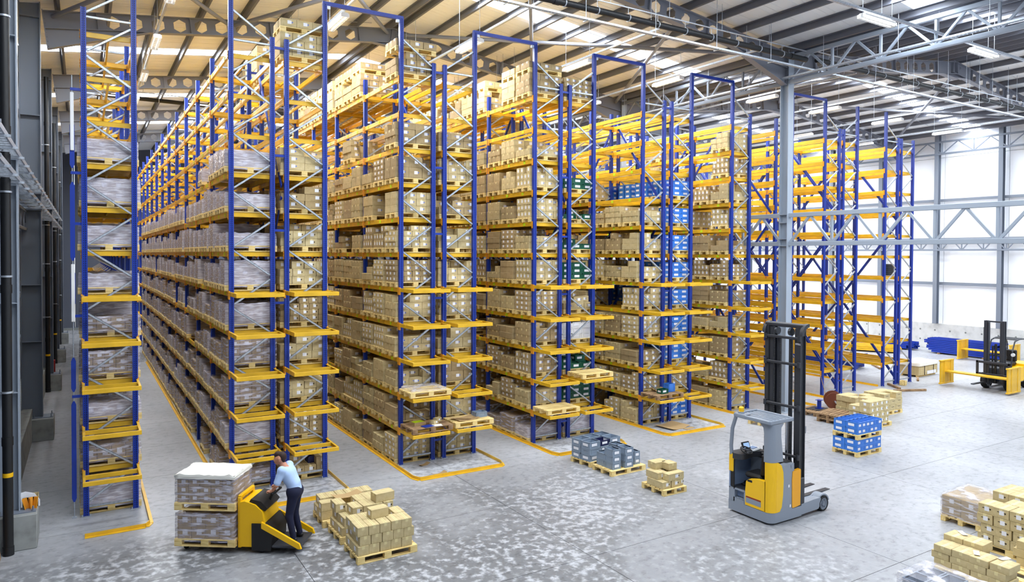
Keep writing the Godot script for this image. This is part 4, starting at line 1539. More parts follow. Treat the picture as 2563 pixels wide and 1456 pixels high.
# ---------------------------------------------------------------- film-wrapped loads
func film_mesh(w: float, h: float, d: float, sd: int) -> ArrayMesh:
	# a skirt of wrinkled film round the load with a flat lid; bulges and pinches between the carton layers
	var f := FastNoiseLite.new()
	f.seed = sd
	f.frequency = 2.2
	var per := []
	var nx := 12
	var nz := 9
	for i in nx: per.append(Vector2(-w / 2 + w * i / nx, d / 2))
	for i in nz: per.append(Vector2(w / 2, d / 2 - d * i / nz))
	for i in nx: per.append(Vector2(w / 2 - w * i / nx, -d / 2))
	for i in nz: per.append(Vector2(-w / 2, -d / 2 + d * i / nz))
	var rows := 7
	var st := SurfaceTool.new()
	st.begin(Mesh.PRIMITIVE_TRIANGLES)
	st.set_smooth_group(0)
	var n := per.size()
	var g := func(i: int, j: int) -> Vector3:
		var p: Vector2 = per[i % n]
		var y := h * j / rows
		var o := 1.012 + 0.022 * f.get_noise_3d(p.x * 3.0, y * 5.0, p.y * 3.0)
		if j == rows: o *= 0.985
		return Vector3(p.x * o, y + (0.012 if j < rows else 0.05) * f.get_noise_2d(p.x * 4.0, p.y * 4.0 + j) + (0.02 if j == rows else 0.0), p.y * o)
	for j in rows:
		for i in n:
			var a: Vector3 = g.call(i, j)
			var b: Vector3 = g.call(i + 1, j)
			var c: Vector3 = g.call(i + 1, j + 1)
			var e: Vector3 = g.call(i, j + 1)
			for v in [a, c, b, a, e, c]: st.add_vertex(v)
	# lid
	for i in nx:
		for k in nz:
			var q := []
			for c in [[0, 0], [1, 0], [1, 1], [0, 1]]:
				var X: float = -w / 2 + w * (i + c[0]) / nx
				var Z: float = d / 2 - d * (k + c[1]) / nz
				q.append(Vector3(X, h + 0.012 + 0.018 * f.get_noise_2d(X * 4.0, Z * 4.0), Z))
			for v in [q[0], q[2], q[1], q[0], q[3], q[2]]: st.add_vertex(v)
	st.index()
	st.generate_normals()
	return st.commit()

func wrapped_load(at: Vector3, h: float, r: RandomNumberGenerator, grp: String, label: String, far: bool) -> Node3D:
	var o := thing("wrapped_pallet", label, "wrapped pallet", at, 0, "film-wrapped pallets")
	part(o, "pallet", pallet_one())
	var hi := clampi(int((h - 0.24) / 0.095), 0, 3)
	var hh := 0.28 + hi * 0.095
	var vi := r.randi_range(0, 2)
	part(o, "cartons", once("wrapcart%d_%d" % [hi, vi], func():
		var am := ArrayMesh.new()
		var body := Kit.new()
		var lb := Kit.new()
		var ny := (1 + (hi + 1) / 2) if vi == 1 else (2 + hi / 2)
		var nx := 4 if vi < 2 else 5
		var cs := Vector3(1.12 / nx, hh / ny, 0.74 / 3)
		for j in ny:
			for i in nx:
				for l in 3:
					if l == 1 and i > 0 and i < nx - 1 and j < ny - 1: continue
					var c := Vector3((i - (nx - 1) / 2.0) * cs.x, (j + 0.5) * cs.y, (l - 1) * cs.z)
					body.cbox(c, cs - Vector3(0.008, 0.004, 0.008), 0.006)
					if l == 2: lb.box(c + Vector3(0.02, 0.01, cs.z / 2), Vector3(cs.x * 0.36, cs.y * 0.42, 0.002))
		body.mesh(M.carton_dark, am)
		lb.mesh(M.white_label, am)
		return am), null, Vector3(0, PH, 0))
	part(o, "stretch_film", once("film%d_%d" % [hi, vi], func(): return film_mesh(1.17, hh + 0.07, 0.80 - 0.02 * vi, hi * 7 + vi)), M.film if (at.y > 4.6 or r.randf() < 0.35) else M.film_mid, Vector3(0, PH - 0.06, 0))
	return o

# ---------------------------------------------------------------- plastic crates
func crate_kits(s: Vector3, label: bool) -> Array:
	var h := s / 2.0
	var k := Kit.new()
	# walls, floor, top rim, corner posts and ribs, handle recess
	k.box(Vector3(0, 0.01, 0), Vector3(s.x - 0.02, 0.012, s.z - 0.02))
	for q in [-1.0, 1.0]:
		k.box(Vector3(q * (h.x - 0.012), h.y, 0), Vector3(0.008, s.y - 0.01, s.z - 0.02))
		k.box(Vector3(0, h.y, q * (h.z - 0.012)), Vector3(s.x - 0.02, s.y - 0.01, 0.008))
		k.box(Vector3(q * (h.x - 0.008), s.y - 0.014, 0), Vector3(0.016, 0.028, s.z))
		k.box(Vector3(0, s.y - 0.014, q * (h.z - 0.008)), Vector3(s.x - 0.03, 0.028, 0.016))
		k.box(Vector3(q * (h.x - 0.008), 0.014, 0), Vector3(0.014, 0.026, s.z - 0.01))
		k.box(Vector3(0, 0.014, q * (h.z - 0.008)), Vector3(s.x - 0.03, 0.026, 0.014))
		for p in [-1.0, 1.0]:
			k.box(Vector3(q * (h.x - 0.012), h.y, p * (h.z - 0.012)), Vector3(0.024, s.y, 0.024))
			k.box(Vector3(p * h.x * 0.62, h.y, q * (h.z - 0.005)), Vector3(0.014, s.y - 0.02, 0.01))
			k.box(Vector3(q * (h.x - 0.005), h.y, p * h.z * 0.55), Vector3(0.01, s.y - 0.02, 0.014))
		# handle panel on the short faces, framed
		k.box(Vector3(q * (h.x - 0.004), s.y * 0.66, 0), Vector3(0.008, 0.014, s.z * 0.52))
		k.box(Vector3(q * (h.x - 0.004), s.y * 0.22, 0), Vector3(0.008, 0.014, s.z * 0.52))
	var l := Kit.new()
	if label:
		l.box(Vector3(-h.x * 0.12, h.y * 1.05, h.z + 0.001), Vector3(s.x * 0.5, s.y * 0.42, 0.002))
		for q in [-1.0, 1.0]: l.box(Vector3(q * (h.x + 0.001), h.y * 1.02, 0), Vector3(0.002, s.y * 0.4, s.z * 0.56))
	return [k, l]

const CRATE := Vector3(0.395, 0.175, 0.295)

func crate_mesh(c: String) -> Mesh:
	return once("crate_" + c, func():
		var q := crate_kits(CRATE, true)
		var am := ArrayMesh.new()
		q[0].mesh(M[c + "_crate"] if c != "white" else M.lamp_white, am)
		q[1].mesh(M.white_label, am)
		return am)

func crate(label: String, colour: String, at: Vector3, turn: float, grp: String, s := CRATE, lab := true) -> Node3D:
	var key := "cratesolo%s" % str(s)
	if not G.has(key):
		var q := crate_kits(s, true)
		G[key] = [q[0].mesh(), q[1].mesh()]
	var o := part(self, "plastic_crate", G[key][0], M[colour + "_crate"], at, Basis(Vector3(0, 1, 0), turn))
	tag(o, label, "crate", grp)
	if lab: part(o, "paper_label", G[key][1], M.white_label)
	return o

func crate_load(code: String, at: Vector3, r: RandomNumberGenerator):
	var col: String = {"g": "green", "b": "blue", "m": "white"}[code]
	var ny := r.randi_range(1, 3)
	if code == "b": ny = 3
	for j in ny:
		for i in 3:
			for l in 2:
				if j == ny - 1 and r.randf() < 0.25 and code == "g": continue
				mm_add("crate_" + col, Transform3D(Basis(Vector3(0, 1, 0), r.randf_range(-0.02, 0.02)), at + Vector3((i - 1) * 0.398, j * 0.176, (l - 0.5) * 0.36)), Color.WHITE)

# ---------------------------------------------------------------- goods standing on the floor
const PLAN := Basis(Vector3(1, 0, 0), Vector3(0, 0, -1), Vector3(0, 1, 0))
const ORD := ["first", "second", "third", "fourth", "fifth", "sixth", "seventh", "eighth"]

# a block of cartons: counts across x, up, and back; skip lists [layer, column, row] to leave out
func carton_block(origin: Vector3, turn: float, s: Vector3, nx: int, ny: int, nz: int, lab: int, where: String, grp: String, skip := [], dark := false, jig := 0.008):
	var b := Basis(Vector3(0, 1, 0), turn)
	for j in ny:
		for l in nz:
			for i in nx:
				if [j, i, l] in skip: continue
				if j < ny - 1 and i > 0 and i < nx - 1 and l > 0 and l < nz - 1 and not ([j + 1, i, l] in skip): continue
				var sh := (0.045 if j == 1 else 0.0)
				var p := Vector3((i - (nx - 1) / 2.0) * (s.x + 0.006) + sh + rng.randf_range(-jig, jig), j * (s.y + 0.001), ((nz - 1) / 2.0 - l) * (s.z + 0.005) + rng.randf_range(-jig, jig))
				var lay: String = "bottom" if j == 0 else ("top" if j == ny - 1 else ("middle" if ny == 3 else ["", "second", "third", "fourth"][j]))
				carton("%s-layer carton, %s from left, %s row, %s" % [lay, ORD[i], "front" if l == 0 else ("back" if l == nz - 1 else "middle"), where], 0, lab, origin + b * p, turn + rng.randf_range(-0.02, 0.02), dark, grp, s)

func floor_stacks():
	# three pallets in front, beside the yellow stacker
	var z1 := 5.04
	pallet("nearest pallet of brown cartons beside the yellow stacker truck", Vector3(4.91, 0, z1), 0.0, "loaded floor pallets")
	var s := Vector3(0.212, 0.178, 0.365)
	carton_block(Vector3(4.87, PH + 0.002, z1), 0.0, s, 5, 3, 2, 2, "nearest floor pallet", "cartons on the nearest floor pallet", [[2, 3, 1]])
	carton("single carton lying askew on top of the nearest floor pallet", 0, 2, Vector3(4.86, PH + 0.54, z1 - 0.03), 0.08, false, "cartons on the nearest floor pallet", Vector3(0.36, 0.178, 0.22))
	var p2 := 3.98
	pallet("middle one of the three carton pallets beside the yellow stacker", Vector3(4.92, 0, p2), 0.015, "loaded floor pallets")
	carton_block(Vector3(4.90, PH + 0.002, p2), 0.015, s, 5, 3, 2, 3, "middle of the three front pallets", "cartons on the middle front pallet", [[2, 1, 1], [2, 0, 0]])
	carton("long carton lying on top at the right of the middle front pallet", 0, 0, Vector3(5.28, PH + 0.54, p2 + 0.2), 0.1, false, "cartons on the middle front pallet", Vector3(0.42, 0.178, 0.25))
	var p3 := 2.98
	pallet("farthest of the three carton pallets beside the yellow stacker", Vector3(4.88, 0, p3), -0.02, "loaded floor pallets")
	carton_block(Vector3(4.88, PH + 0.002, p3 - 0.19), -0.02, Vector3(0.192, 0.178, 0.36), 6, 2, 1, 2, "back row of farthest front pallet", "cartons on the farthest front pallet")
	for q in [[4.45, 0], [4.45, 1], [5.25, 0], [5.25, 1]]:
		carton("carton at the %s, %s layer, front of farthest front pallet" % ["left" if q[0] < 4.9 else "right", "lower" if q[1] == 0 else "upper"], 0, 2, Vector3(q[0], PH + 0.002 + q[1] * 0.18, p3 + 0.19), 0, false, "cartons on the farthest front pallet", Vector3(0.37, 0.178, 0.24))
	sheet("creased brown cardboard sheet across the farthest front pallet", Vector3(4.86, PH + 0.375, p3 + 0.14), 0.12, 0.62, 0.26, 0.05)
	pallet("low empty pallet wedged between the two back carton pallets", Vector3(4.95, 0, 3.53), 0.03, "loaded floor pallets").scale = Vector3.ONE
	# grey plastic crates
	pallet("back pallet of grey plastic crates by the third rack pair", Vector3(12.28, 0, 2.42), 0.12, "loaded floor pallets")
	var b := Basis(Vector3(0, 1, 0), 0.12)
	for j in 3:
		for i in 3:
			for l in 2:
				if j == 2 and i == 1 and l == 0: continue
				var p := Vector3((i - 1) * 0.398, PH + j * 0.176, (0.5 - l) * 0.37)
				crate("grey plastic crate, %s layer, %s from left, %s row, back crate pallet" % [["bottom", "middle", "top"][j], ORD[i], ["front", "back"][l]], "grey", Vector3(12.28, 0, 2.42) + b * p, 0.12 + rng.randf_range(-0.02, 0.02), "grey crates on the floor", Vector3(0.395, 0.175, 0.35), rng.randf() < 0.8)
	crate("navy blue plastic crate standing among the grey crates", "navy", Vector3(12.28, 0, 2.42) + b * Vector3(0.03, PH + 0.352, 0.19), 0.12, "", Vector3(0.395, 0.15, 0.28))
	pallet("front pallet of grey plastic crates, half bare", Vector3(12.30, 0, 3.39), 0.02, "loaded floor pallets")
	for q in [[-0.36, 0.16, 3], [0.05, 0.19, 3], [0.05, -0.17, 3], [-0.36, -0.17, 2], [0.42, 0.1, 2]]:
		for j in int(q[2]):
			crate("grey plastic crate, %s layer of the %s stack on the front crate pallet" % [["bottom", "middle", "top"][j], ["left front", "centre front", "centre back", "left back", "right"][[-0.36, 0.05, 0.05, -0.36, 0.42].find(q[0]) if q[1] > 0 else (2 if q[0] > 0 else 3)]], "grey", Vector3(12.30 + q[0], PH + j * 0.176, 3.39 + q[1]), PI / 2 + rng.randf_range(-0.03, 0.03), "grey crates on the floor", Vector3(0.345, 0.175, 0.27) if q[0] < 0.4 else Vector3(0.30, 0.175, 0.2))
	# small pallet with long cartons
	var o := pallet("small pallet with nine loose cartons in the middle of the floor", Vector3(12.2, 0, 5.21), 0.0, "loaded floor pallets")
	for c in o.get_children(): (c as Node3D).scale.x = 0.62; (c as Node3D).position.x *= 0.62
	var q9 := [[-0.22, 0, 0.05, 0.27, 0.55, "bottom left"], [0.07, 0, 0.17, 0.27, 0.33, "bottom front middle"], [0.07, 0, -0.2, 0.27, 0.33, "bottom back middle"], [0.27, 0, 0.02, 0.13, 0.6, "bottom right"],
		[0.08, 1, 0.24, 0.52, 0.20, "second layer front"], [0.25, 1, 0.0, 0.2, 0.22, "second layer right"], [-0.18, 1, -0.08, 0.30, 0.42, "second layer left"], [0.08, 1, -0.24, 0.3, 0.2, "second layer back"],
		[0.18, 2, -0.02, 0.27, 0.28, "small top right"], [0.02, 2, -0.24, 0.42, 0.28, "long top back"]]
	for q in q9:
		carton("brown carton, %s of the small pallet in mid floor" % q[5], 0, 1 if q[1] < 2 else 0, Vector3(12.2 + q[0], PH + 0.002 + q[1] * 0.171, 5.21 + q[2]), rng.randf_range(-0.02, 0.02), false, "cartons on the small mid-floor pallet", Vector3(q[3], 0.17, q[4]))
	# blue crates in two tiers
	for t in 2:
		var y := t * (PH + 0.354)
		pallet("%s pallet of the blue crate tower near the brown cartons" % ["lower", "upper"][t], Vector3(19.5, y, 5.64), 0.0 if t == 0 else 0.02, "loaded floor pallets")
		for j in 2:
			for i in 6:
				for l in 2:
					if l == 1 and j == 0 and i > 0: continue
					crate("blue plastic crate, %s tier, %s layer, %s from left, %s row" % [["lower", "upper"][t], ["lower", "upper"][j], ORD[i], ["front", "back"][l]], "blue", Vector3(19.5 + (i - 2.5) * 0.198 + t * 0.03, y + PH + j * 0.176, 5.64 + (0.5 - l) * 0.385), -PI / 2, "blue crates on the two-tier tower", Vector3(0.375, 0.175, 0.195), i == 0 or rng.randf() < 0.5)
	# brown cartons near the cable drum
	pallet("pallet under the tall carton stack behind the blue crates", Vector3(23.0, 0, 3.92), 0.0, "loaded floor pallets")
	carton_block(Vector3(22.88, PH + 0.002, 3.92), 0.0, Vector3(0.27, 0.19, 0.38), 4, 4, 2, 3, "tall stack behind blue crates", "cartons behind the blue crates", [[3, 0, 1], [3, 1, 1]])
	pallet("pallet under the wide carton stack at the back of the open floor", Vector3(25.28, 0, 3.0), 0.0, "loaded floor pallets")
	carton_block(Vector3(25.28, PH + 0.002, 3.0), 0.0, Vector3(0.38, 0.21, 0.38), 3, 3, 2, 4, "wide stack at back of open floor", "cartons at the back of the open floor", [[2, 1, 0]])
	pallet("pallet under the left carton stack by the cable drum", Vector3(23.95, 0, 2.75), 0.0, "loaded floor pallets")
	carton_block(Vector3(23.95, PH + 0.002, 2.75), 0.0, Vector3(0.38, 0.20, 0.38), 3, 3, 2, 1, "stack by the cable drum", "cartons by the cable drum", [[2, 1, 0], [2, 2, 1], [1, 2, 0]])
	# right foreground
	var rr := RandomNumberGenerator.new()
	rr.seed = 4
	film_stack(Vector3(16.62, 0, 10.2), 0.0)
	pallet("pallet under the labelled carton stack at the right edge", Vector3(15.52, 0, 11.52), PI / 2, "loaded floor pallets")
	carton_block(Vector3(15.52, PH + 0.002, 11.52), -PI / 2, Vector3(0.275, 0.19, 0.40), 4, 4, 2, 7, "labelled stack at right edge", "cartons at the right edge", [[3, 0, 1], [3, 3, 1]], false, 0.012)
	pallet("pallet behind the labelled carton stack at the right edge", Vector3(16.55, 0, 11.35), PI / 2, "loaded floor pallets")
	carton_block(Vector3(16.55, PH + 0.002, 11.35), -PI / 2, Vector3(0.29, 0.19, 0.395), 4, 4, 2, 3, "stack behind labelled stack", "cartons at the right edge", [[3, 3, 0], [3, 2, 0]])
	pallet("pallet under the taped cartons at the lower right", Vector3(13.62, 0, 11.72), PI / 2, "loaded floor pallets")
	carton_block(Vector3(13.46, PH + 0.002, 11.70), PI / 2, Vector3(0.30, 0.125, 0.39), 4, 3, 1, 0, "taped cartons at lower right", "taped cartons at the lower right", [], false, 0.012)
	carton_block(Vector3(13.86, PH + 0.002, 11.38), PI / 2, Vector3(0.33, 0.155, 0.38), 2, 3, 1, 0, "inner taped cartons at lower right", "taped cartons at the lower right", [], false, 0.012)
	for q in [[13.45, 11.72, 0.5], [13.62, 12.08, -0.3], [13.95, 11.25, 0.9]]:
		sheet("loose white paper lying on the taped cartons, %s one" % ["nearest to the floor edge", "front", "rear"][[13.45, 13.62, 13.95].find(q[0])], Vector3(q[0], PH + (0.384 if q[0] < 13.9 else 0.475), q[1]), q[2], 0.21, 0.09, 0.01, "paper")
	pallet("bare-fronted pallet at the lower right corner", Vector3(14.6, 0, 12.45), PI / 2, "loaded floor pallets")
	carton_block(Vector3(14.72, PH + 0.002, 12.30), PI / 2, Vector3(0.42, 0.15, 0.36), 2, 3, 1, 0, "pile at lower right corner", "taped cartons at the lower right")
	# film-covered crates at the bottom edge
	var fo := thing("wrapped_pallet", "film-covered pallet of grey-blue crates at the bottom edge of the floor", "wrapped pallet", Vector3(11.83, 0, 12.02))
	part(fo, "pallet", pallet_one(), null, Vector3.ZERO, Basis(Vector3(0, 1, 0), PI / 2))
	for j in 2:
		for i in 2:
			for l in 3: part(fo, "crate", crate_mesh("grey"), null, Vector3((i - 0.5) * 0.398, PH + j * 0.2, (l - 1) * 0.33))
	part(fo, "stretch_film", film_mesh(0.86, 0.44, 1.08, 99), M.film_clear, Vector3(0, PH + 0.0, 0))
	# goods on the handover frames
	handover_goods()

func film_stack(at: Vector3, turn: float):
	var o := thing("wrapped_pallet", "film-wrapped low carton stack on a pallet at the right edge of the floor", "wrapped pallet", at, turn)
	for b in pallet_boxes():
		part(o, b[0], boxm(b[2], M.wood, 0.004), null, b[1])
	for j in 2:
		for i in 3:
			for l in 2:
				var q := carton_surfaces(Vector3(0.385, 0.21, 0.385), 3)
				var c := part(o, "carton", q[0].mesh(), M.carton_dark, Vector3((i - 1) * 0.39, PH + j * 0.211, (l - 0.5) * 0.39))
				part(c, "label_sticker", q[2].mesh(), M.white_label)
				part(c, "label_sticker", q[5].mesh(), M.white_label)
	part(o, "stretch_film", film_mesh(1.19, 0.46, 0.80, 77), M.film_clear, Vector3(0, PH - 0.02, 0))

# a thin creased sheet of cardboard or paper with its own thickness
func sheet(label: String, at: Vector3, turn: float, w: float, d: float, lift: float, m := "cardboard"):
	var k := Kit.new()
	var n := 6
	var t := 0.005
	for i in n:
		var x0 := -w / 2 + w * i / n
		var x1 := -w / 2 + w * (i + 1) / n
		var y0 := lift * pow(absf(float(i) / n * 2.0 - 1.0), 2.0)
		var y1 := lift * pow(absf(float(i + 1) / n * 2.0 - 1.0), 2.0)
		var e := 0.06 * w * sin(i * 2.1)
		var f := 0.06 * w * sin((i + 1) * 2.1)
		var a := Vector3(x0, y0, d / 2 + e * 0.3)
		var b := Vector3(x1, y1, d / 2 + f * 0.3)
		var c := Vector3(x1, y1 + lift * 0.1, -d / 2 + f * 0.2)
		var g := Vector3(x0, y0 + lift * 0.1, -d / 2 + e * 0.2)
		var u := Vector3(0, t, 0)
		k.quad(a + u, b + u, c + u, g + u); k.quad(g, c, b, a)
		k.quad(a, b, b + u, a + u); k.quad(c, g, g + u, c + u)
		if i == 0: k.quad(g, a, a + u, g + u)
		if i == n - 1: k.quad(b, c, c + u, b + u)
	solo("cardboard_sheet" if m == "cardboard" else "paper_sheet", k.mesh(), M[m], label, "cardboard" if m == "cardboard" else "paper", at, Basis(Vector3(0, 1, 0), turn))

func handover_goods():
	var y0 := level_y(0) + 0.066
	var y1 := level_y(1) + 0.066
	# second pair, left row: wrapped bare pallet on the second frame, clutter on the lowest
	var a := Vector3(7.403 + FD / 2, 0, 0.56)
	var p := pallet("bare pallet with torn film on second end frame, second rack pair", a + Vector3(0, y1, 0), 0.0, "pallets on the end frames")
	part(p, "torn_film", film_mesh(1.0, 0.10, 0.7, 51), M.film_clear, Vector3(-0.05, 0.10, 0.0))
	pallet("pallet under boxes on the lowest end frame, second rack pair", a + Vector3(0.05, y0, 0.0), 0.03, "pallets on the end frames", true)
	carton("small brown carton on the lowest end frame of second rack pair", 5, 1, a + Vector3(0.22, y0 + PH, 0.1), 0.5, false, "", Vector3(0.22, 0.10, 0.16))
	carton("second small carton behind, lowest end frame of second rack pair", 5, 1, a + Vector3(0.42, y0 + PH, -0.12), 0.3, false, "", Vector3(0.20, 0.10, 0.15))
	var t := thing("document_tray", "open brown tray holding yellow-green papers on the lowest end frame", "tray", a + Vector3(-0.18, y0 + PH, -0.08), 0.15)
	var k := Kit.new()
	k.box(Vector3(0, 0.004, 0), Vector3(0.36, 0.008, 0.26))
	for s in [-1.0, 1.0]:
		k.box(Vector3(s * 0.18, 0.04, 0), Vector3(0.006, 0.08, 0.26)); k.box(Vector3(0, 0.04, s * 0.13), Vector3(0.36, 0.08, 0.006))
	part(t, "tray", k.mesh(), M.cardboard)
	part(t, "papers", boxm(Vector3(0.30, 0.03, 0.2)), M.yellow_tag, Vector3(0, 0.06, 0))
	solo("folder", boxm(Vector3(0.3, 0.012, 0.22), M.blue, 0.003), null, "flat blue folder on the lowest end frame beside papers", "folder", a + Vector3(-0.05, y0 + PH + 0.012, 0.28), Basis(Vector3(0, 1, 0), 0.2))
	solo("paper_sheet", boxm(Vector3(0.3, 0.003, 0.21)), M.paper, "white paper sheet beside the blue folder", "paper", a + Vector3(0.2, y0 + PH + 0.008, 0.3), Basis(Vector3(0, 1, 0), -0.2))
	# second pair, right row: scraps and a grey crate
	var c := Vector3(8.708 + FD / 2 + 0.04, y0, 0.52)
	pallet("pallet with cardboard scraps on the lowest end frame beside grey crate", c, 0.0, "pallets on the end frames")
	sheet("torn cardboard sheet on the lowest end frame, left of the grey crate", c + Vector3(-0.12, PH + 0.004, 0.05), 0.15, 0.7, 0.45, 0.03)
	sheet("narrow cardboard strip across the lowest end frame", c + Vector3(-0.3, PH + 0.04, 0.1), -0.5, 0.6, 0.08, 0.02)
	crate("small grey plastic crate on the cardboard scraps end frame", "grey", c + Vector3(0.36, PH, -0.02), 0.05, "", Vector3(0.36, 0.15, 0.26), false)
	# third pair
	pallet("bare pallet on the lowest end frame of the third pair's left row", Vector3(11.75 + FD / 2 + 0.02, y0, 0.52), 0.02, "pallets on the end frames")
	pallet("bare pallet on the second end frame of the third pair's right row", Vector3(13.055 + FD / 2, y1, 0.52), 0.0, "pallets on the end frames")
	# fourth pair
	var e := Vector3(16.106 + FD / 2, y0, 0.52)
	pallet("pallet with green and blue crates on the lowest end frame, fourth pair", e, 0.0, "pallets on the end frames", true)
	crate("small green plastic crate on the fourth pair's lowest end frame", "green", e + Vector3(-0.1, PH, 0.12), 0.1, "", Vector3(0.32, 0.15, 0.22))
	crate("bright blue crate standing tall on the fourth pair's lowest end frame", "blue", e + Vector3(0.33, PH, -0.02), 0.05, "", Vector3(0.30, 0.27, 0.26), false)
	sheet("brown cardboard sheet leaning behind the green crate on end frame", e + Vector3(0.0, PH + 0.0, -0.25), 0.0, 0.5, 0.2, 0.1)
	# loose cardboard on the floor
	sheet("curled cardboard strip on the floor before the second rack pair", Vector3(7.95, 0.0, 0.35), 0.35, 0.35, 0.14, 0.04)
	sheet("curled cardboard scrap in the corner of the second guide rail", Vector3(7.95, 0.0, 1.32), 0.2, 0.42, 0.16, 0.05)
	sheet("large flat cardboard sheet on the floor inside the fourth guide rail", Vector3(16.95, 0.0, 0.62), 0.15, 0.95, 0.8, 0.05)
	sheet("torn cardboard scrap next to the large flat sheet", Vector3(17.25, 0.0, 1.1), 0.1, 0.45, 0.18, 0.01)

# ---------------------------------------------------------------- reach truck
static func ring_pts(x0: float, x1: float, d0: float, d1: float, r: float) -> Array:
	# plan outline, near-left corner (x0, d0) rounded
	var p := []
	for i in 7:
		var a := PI + PI / 2 * i / 6.0
		p.append(Vector2(x0 + r + cos(a) * r, d0 + r + sin(a) * r))
	p.append(Vector2(x1, d0)); p.append(Vector2(x1, d1)); p.append(Vector2(x0, d1))
	return p

func loft(k: Kit, rings: Array):
	# rings: [y, outline]; outlines share their point count, counter-clockwise in (x, depth)
	var n: int = rings[0][1].size()
	for j in rings.size() - 1:
		for i in n:
			var a: Vector2 = rings[j][1][i]
			var b: Vector2 = rings[j][1][(i + 1) % n]
			var c: Vector2 = rings[j + 1][1][(i + 1) % n]
			var e: Vector2 = rings[j + 1][1][i]
			var pp: Vector2 = rings[j][1][(i + n - 1) % n]
			var qq: Vector2 = rings[j][1][(i + 2) % n]
			var d := (b - a).normalized()
			var n1 := (d + (a - pp).normalized()).normalized()
			var n2 := (d + (qq - b).normalized()).normalized()
			if n1.dot(d) < 0.9: n1 = d
			if n2.dot(d) < 0.9: n2 = d
			var m1 := Vector3(n1.y, 0, n1.x)
			var m2 := Vector3(n2.y, 0, n2.x)
			var A := Vector3(a.x, rings[j][0], -a.y)
			var C := Vector3(c.x, rings[j + 1][0], -c.y)
			k.trin(A, Vector3(b.x, rings[j][0], -b.y), C, m1, m2, m2)
			k.trin(A, C, Vector3(e.x, rings[j + 1][0], -e.y), m1, m2, m1)
	for q in [0, rings.size() - 1]:
		var c := Vector2.ZERO
		for v in rings[q][1]: c += v / n
		for i in n:
			var a: Vector2 = rings[q][1][i]
			var b: Vector2 = rings[q][1][(i + 1) % n]
			if q: k.tri(Vector3(c.x, rings[q][0], -c.y), Vector3(a.x, rings[q][0], -a.y), Vector3(b.x, rings[q][0], -b.y))
			else: k.tri(Vector3(c.x, rings[q][0], -c.y), Vector3(b.x, rings[q][0], -b.y), Vector3(a.x, rings[q][0], -a.y))

func wheel(par: Node3D, c: Vector3, r: float, w: float, hub: Material):
	var o := sub(par, "wheel", c)
	var turnz := Basis(Vector3(1, 0, 0), PI / 2)
	var k := Kit.new()
	k.t = Transform3D(turnz, Vector3.ZERO)
	k.lathe([Vector2(r * 0.8, -w / 2), Vector2(r * 0.95, -w / 2), Vector2(r, -w / 2 + 0.02), Vector2(r, w / 2 - 0.02), Vector2(r * 0.95, w / 2), Vector2(r * 0.8, w / 2)], 28)
	part(o, "tyre", k.mesh(), M.rubber)
	var h := Kit.new()
	h.t = Transform3D(turnz, Vector3.ZERO)
	h.lathe([Vector2(0.0, -w / 2 + 0.01), Vector2(r * 0.8, -w / 2 + 0.01), Vector2(r * 0.8, w / 2 - 0.008), Vector2(r * 0.35, w / 2 - 0.03), Vector2(r * 0.3, w / 2 + 0.0), Vector2(0.0, w / 2 + 0.0)], 24)
	for i in 6: h.tube(Vector3(cos(i * PI / 3) * r * 0.5, w / 2 - 0.03, sin(i * PI / 3) * r * 0.5), Vector3(cos(i * PI / 3) * r * 0.5, w / 2 - 0.005, sin(i * PI / 3) * r * 0.5), r * 0.06, 6)
	part(o, "hub", h.mesh(), hub)

func plan_prism(poly: Array, y0: float, y1: float, smooth := true) -> ArrayMesh:
	var k := Kit.new()
	k.t = Transform3D(PLAN, Vector3.ZERO)
	k.prism(PackedVector2Array(poly), y0, y1, smooth)
	return k.mesh()

func side_prism(poly: Array, z0: float, z1: float) -> ArrayMesh:
	var k := Kit.new()
	k.prism(PackedVector2Array(poly), z0, z1, true)
	return k.mesh()

